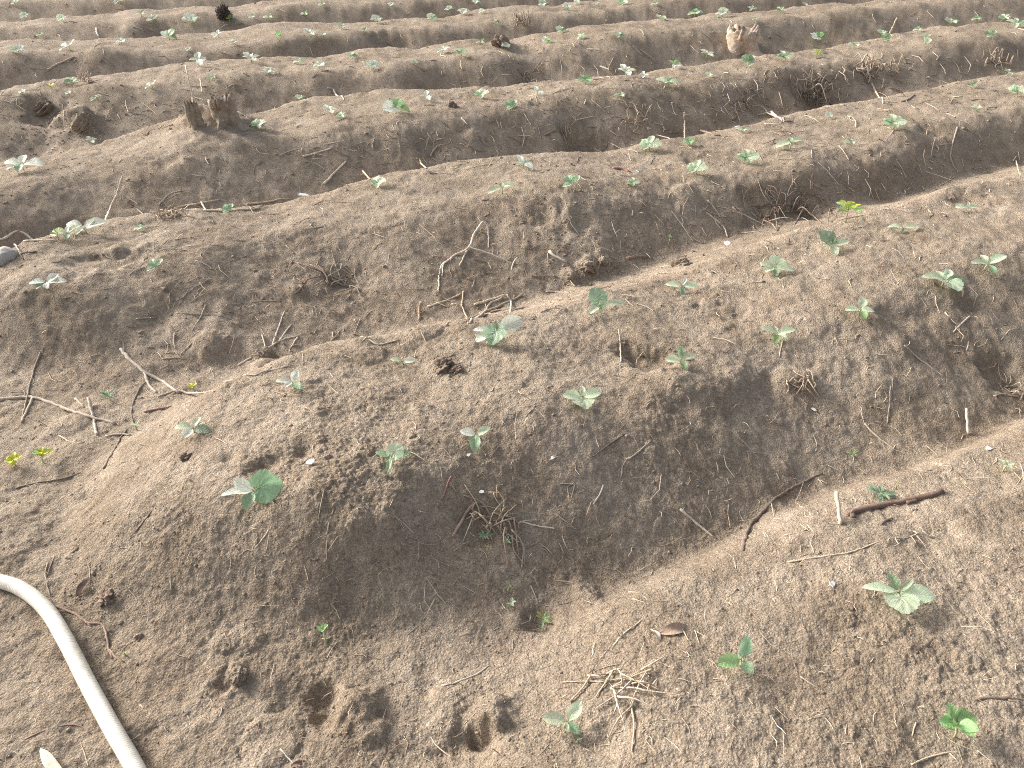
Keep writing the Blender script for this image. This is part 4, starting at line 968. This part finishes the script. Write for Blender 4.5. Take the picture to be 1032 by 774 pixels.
def chip(px, py, wpx, label, az=0, name='plastic_chip', mk='white'):
    p, t = at(px, py, .003); s = wpx * mpp(t) * .5; b = MB()
    rnd = random.Random(label)
    top = [(s * (1 + rnd.uniform(-.2, .2)) * math.cos(a) * (1.2 if k % 2 else .9), s * .8 * math.sin(a) * (1 + rnd.uniform(-.2, .2)), s * .25 + s * .2 * math.cos(a)) for k, a in enumerate([.4, 1.5, 2.7, 3.7, 4.7, 5.6])]
    bot = [(x, y, z - s * .22) for x, y, z in top]
    f = [tuple(range(6)), tuple(range(11, 5, -1))] + [(i, i + 6, (i + 1) % 6 + 6, (i + 1) % 6) for i in range(6)]
    b.add(top + bot, f, m=WHITE); o = b.build(name, loc=p, smooth=False); o.rotation_euler = (.2, .1, az); tag(o, label, 'chip')
WHITE, n_, b_ = mat('white litter')
n_.links.new(ramp(n_, noise(n_, n_.nodes.new('ShaderNodeNewGeometry').outputs['Position'], 40), [(.3, (.62, .62, .60)), (.7, (.78, .78, .77))]), b_.inputs['Base Color']); b_.inputs['Roughness'].default_value = .5
chip(313, 467, 9, 'bright white chip on the second ridge above the largest seedling', .5)
chip(838, 590, 7, 'white speck left of the wide four leaved seedling', 1)
chip(820, 412, 6, 'white speck on the shaded slope below the pale rosette', 2)
chip(996, 452, 6, 'white bit above the thick branch end', .3)
chip(305, 197, 12, 'flat white chip on the third ridge crest', 2.6)
chip(733, 246, 9, 'white scrap at the tip of the long bent stalk', 1.2)
chip(472, 458, 5, 'pale bit below the seedling with the drooping green leaf', 1.2)
chip(485, 496, 5, 'cream speck above the tangled root clump', .2)
chip(557, 461, 5, 'tiny white speck on the second ridge shoulder', .8)

# ------------------------------------------------------------------ stumps
def stump(px, py, wpx, hpx, mk, label, seed, jag=.35, splinters=5, lean=(0, 0), amp=1.0, flare=1.0):
    rnd = random.Random(1700 + seed); p, t = at(px, py); k = mpp(t); R = wpx * k * .5; H = hpx * k
    root = empty('tree_stump', p); K, N = 40, 14
    v, f = [], []
    prof = [2.1, 1.75, 1.45, 1.25, 1.12, 1.04, 1.0, .97, .94, .93, .94, .95, .92, .88, .82]
    prof = [1 + (q - 1) * flare for q in prof]
    topn = [jag * float(perlin(np.array([3 * math.cos(6.283 * a / K) + seed * 5 + .3]), np.array([3 * math.sin(6.283 * a / K) + .7]), 4)[0]) + jag * .5 * rnd.uniform(-1, 1) for a in range(K)]
    for i in range(N + 1):
        s = i / N
        for a in range(K):
            q = 6.283 * a / K
            rr = R * prof[i] * (1 + amp * .14 * math.sin(3 * q + seed + 1.5 * s * amp) + amp * .10 * math.sin(5 * q + 2 * seed - 2 * s * amp) + amp * .22 * float(perlin(np.array([q * 2.2 + 4]), np.array([s * .9 + seed]), 5)[0]) + .07 * rnd.uniform(-1, 1) * (1 if a % 2 else .4)) * (1 + .5 * (1 - s) ** 2 * math.sin(4 * q + seed))
            z = -.06 + (H * (1 + topn[a]) + .06) * s
            v.append((rr * math.cos(q) + lean[0] * s * H, rr * math.sin(q) + lean[1] * s * H, z))
    for i in range(N):
        for a in range(K):
            a2 = (a + 1) % K; f.append((i * K + a, i * K + a2, (i + 1) * K + a2, (i + 1) * K + a))
    base = N * K
    in1 = len(v)
    for a in range(K):
        x, y, z = v[base + a]; v.append((lean[0] * H + (x - lean[0] * H) * .55, lean[1] * H + (y - lean[1] * H) * .55, H * .62 + (z - H) * .3))
    v.append((lean[0] * H, lean[1] * H, H * .55))
    for a in range(K):
        a2 = (a + 1) % K; f.append((base + a, base + a2, in1 + a2, in1 + a)); f.append((in1 + a, in1 + a2, len(v) - 1))
    b = MB(); b.add(v, f, m=M[mk]); b.build('trunk', root)
    for i in range(splinters):
        q = 6.283 * (i + rnd.random()) / splinters; r0 = R * .85; hh = H * rnd.uniform(.02, .22)
        x, y = r0 * math.cos(q) + lean[0] * H, r0 * math.sin(q) + lean[1] * H
        s = MB(); vv, ff = tube([(x, y, H * .55), (x * 1.02, y * 1.02, H * .9), (x * 1.08, y * 1.08, H * .95 + hh)], [R * .2, R * .16, R * .03], 5, rnd, .3); s.add(vv, ff, m=M['splint']); s.build('splinter', root)
    tag(root, label, 'tree stump'); return root
stump(197, 126, 11, 22, 'stump', 'narrow jagged left stump of the pair on one mound', 1, .3, 3, flare=.4)
stump(228, 121, 22, 20, 'stump', 'thicker hollow right stump of the pair on one mound', 2, .2, 3, flare=.3)
stump(747, 48, 31, 17, 'torn', 'wide torn pale brown stump on the far ridge', 5, .26, 2, amp=.4, flare=.3)

# dark ball of dry brush on the far ridge
def brush_ball():
    p, t = at(226, 18); k = mpp(t); R = 8.5 * k; rnd = random.Random(4); b = MB()
    for i in range(320):
        d = Vector((rnd.gauss(0, 1), rnd.gauss(0, 1), abs(rnd.gauss(.2, 1)))).normalized()
        e = d * R * rnd.uniform(.75, 1.1); e.z = e.z * 1.5
        c = Vector((rnd.uniform(-.3, .3), rnd.uniform(-.3, .3), rnd.uniform(0, .6))) * R
        m_ = (c + e) * .5 + Vector((rnd.uniform(-.2, .2), rnd.uniform(-.2, .2), rnd.uniform(-.2, .2))) * R
        v, f = tube([c, m_, e], [.008, .007, .004], 4); b.add(v, f, m=M['char'])
    o = b.build('dry_bush', loc=p); tag(o, 'dark round ball of dry brush on a far ridge', 'dry bush')
brush_ball()

# ------------------------------------------------------------------ fine litter, too much to count
def litter():
    N = 2400
    px = RNG.uniform(-120, 1150, N); py = np.maximum(2, RNG.uniform(0, 860, N))
    for (a, b, sx, sy, k) in [(330, 300, 80, 40, 60), (560, 290, 100, 25, 70), (200, 380, 120, 30, 60), (850, 500, 120, 50, 90), (760, 210, 120, 30, 80), (640, 690, 90, 40, 50), (500, 530, 60, 30, 40), (850, 90, 120, 25, 70), (250, 240, 80, 20, 50), (450, 150, 120, 25, 90), (200, 130, 120, 20, 60), (600, 140, 100, 20, 70), (640, 60, 200, 14, 80), (930, 150, 90, 25, 70), (300, 60, 250, 20, 80), (900, 20, 120, 12, 40), (560, 95, 90, 14, 60), (830, 100, 90, 18, 110), (890, 75, 90, 12, 90), (780, 215, 90, 18, 90), (690, 120, 60, 16, 60), (430, 145, 70, 16, 60), (900, 170, 90, 20, 60), (100, 110, 90, 12, 50), (250, 320, 120, 40, 90), (600, 245, 100, 25, 60), (760, 470, 120, 40, 60), (550, 560, 120, 40, 50)]:
        px = np.concatenate([px, RNG.normal(a, sx, k)]); py = np.concatenate([py, np.maximum(2, RNG.normal(b, sy, k))])
    x, y, t = ats(px, py)
    b = MB(); ms = [M['straw'], M['grey'], M['dark'], M['straw'], M['pale'], M['brown']]
    rnd = random.Random(77)
    L = np.minimum(RNG.exponential(.022, len(x)) + .012, .12) * np.clip(t / 2.5, .8, 1.8); D = RNG.uniform(0, 6.283, len(x))
    x2 = x + L * np.cos(D); y2 = y + L * np.sin(D); xm = (x + x2) / 2 + RNG.normal(0, .12, len(x)) * L; ym = (y + y2) / 2 + RNG.normal(0, .12, len(x)) * L
    z, z2, zm = height(x, y), height(x2, y2), height(xm, ym)
    for i in range(len(x)):
        r = rnd.uniform(.0006, .0015) * min(2.6, max(.8, t[i] / 2.5))
        up = rnd.random() ** 4 * .03
        v, f = tube([(x[i], y[i], z[i] + r * .5), (xm[i], ym[i], max(zm[i], (z[i] + z2[i]) / 2) + r + up * .6), (x2[i], y2[i], z2[i] + r + up)], [r, r, r * .6], 4, cap=False)
        b.add(v, f, m=rnd.choice(ms))
    for poly, w, mk in LOOSE: stick_mesh(b, poly, w, M[mk], rnd)
    o = b.build('straw_litter'); tag(o, 'fine bits of straw and rootlets strewn over the soil', 'straw litter', kind='stuff')
litter()
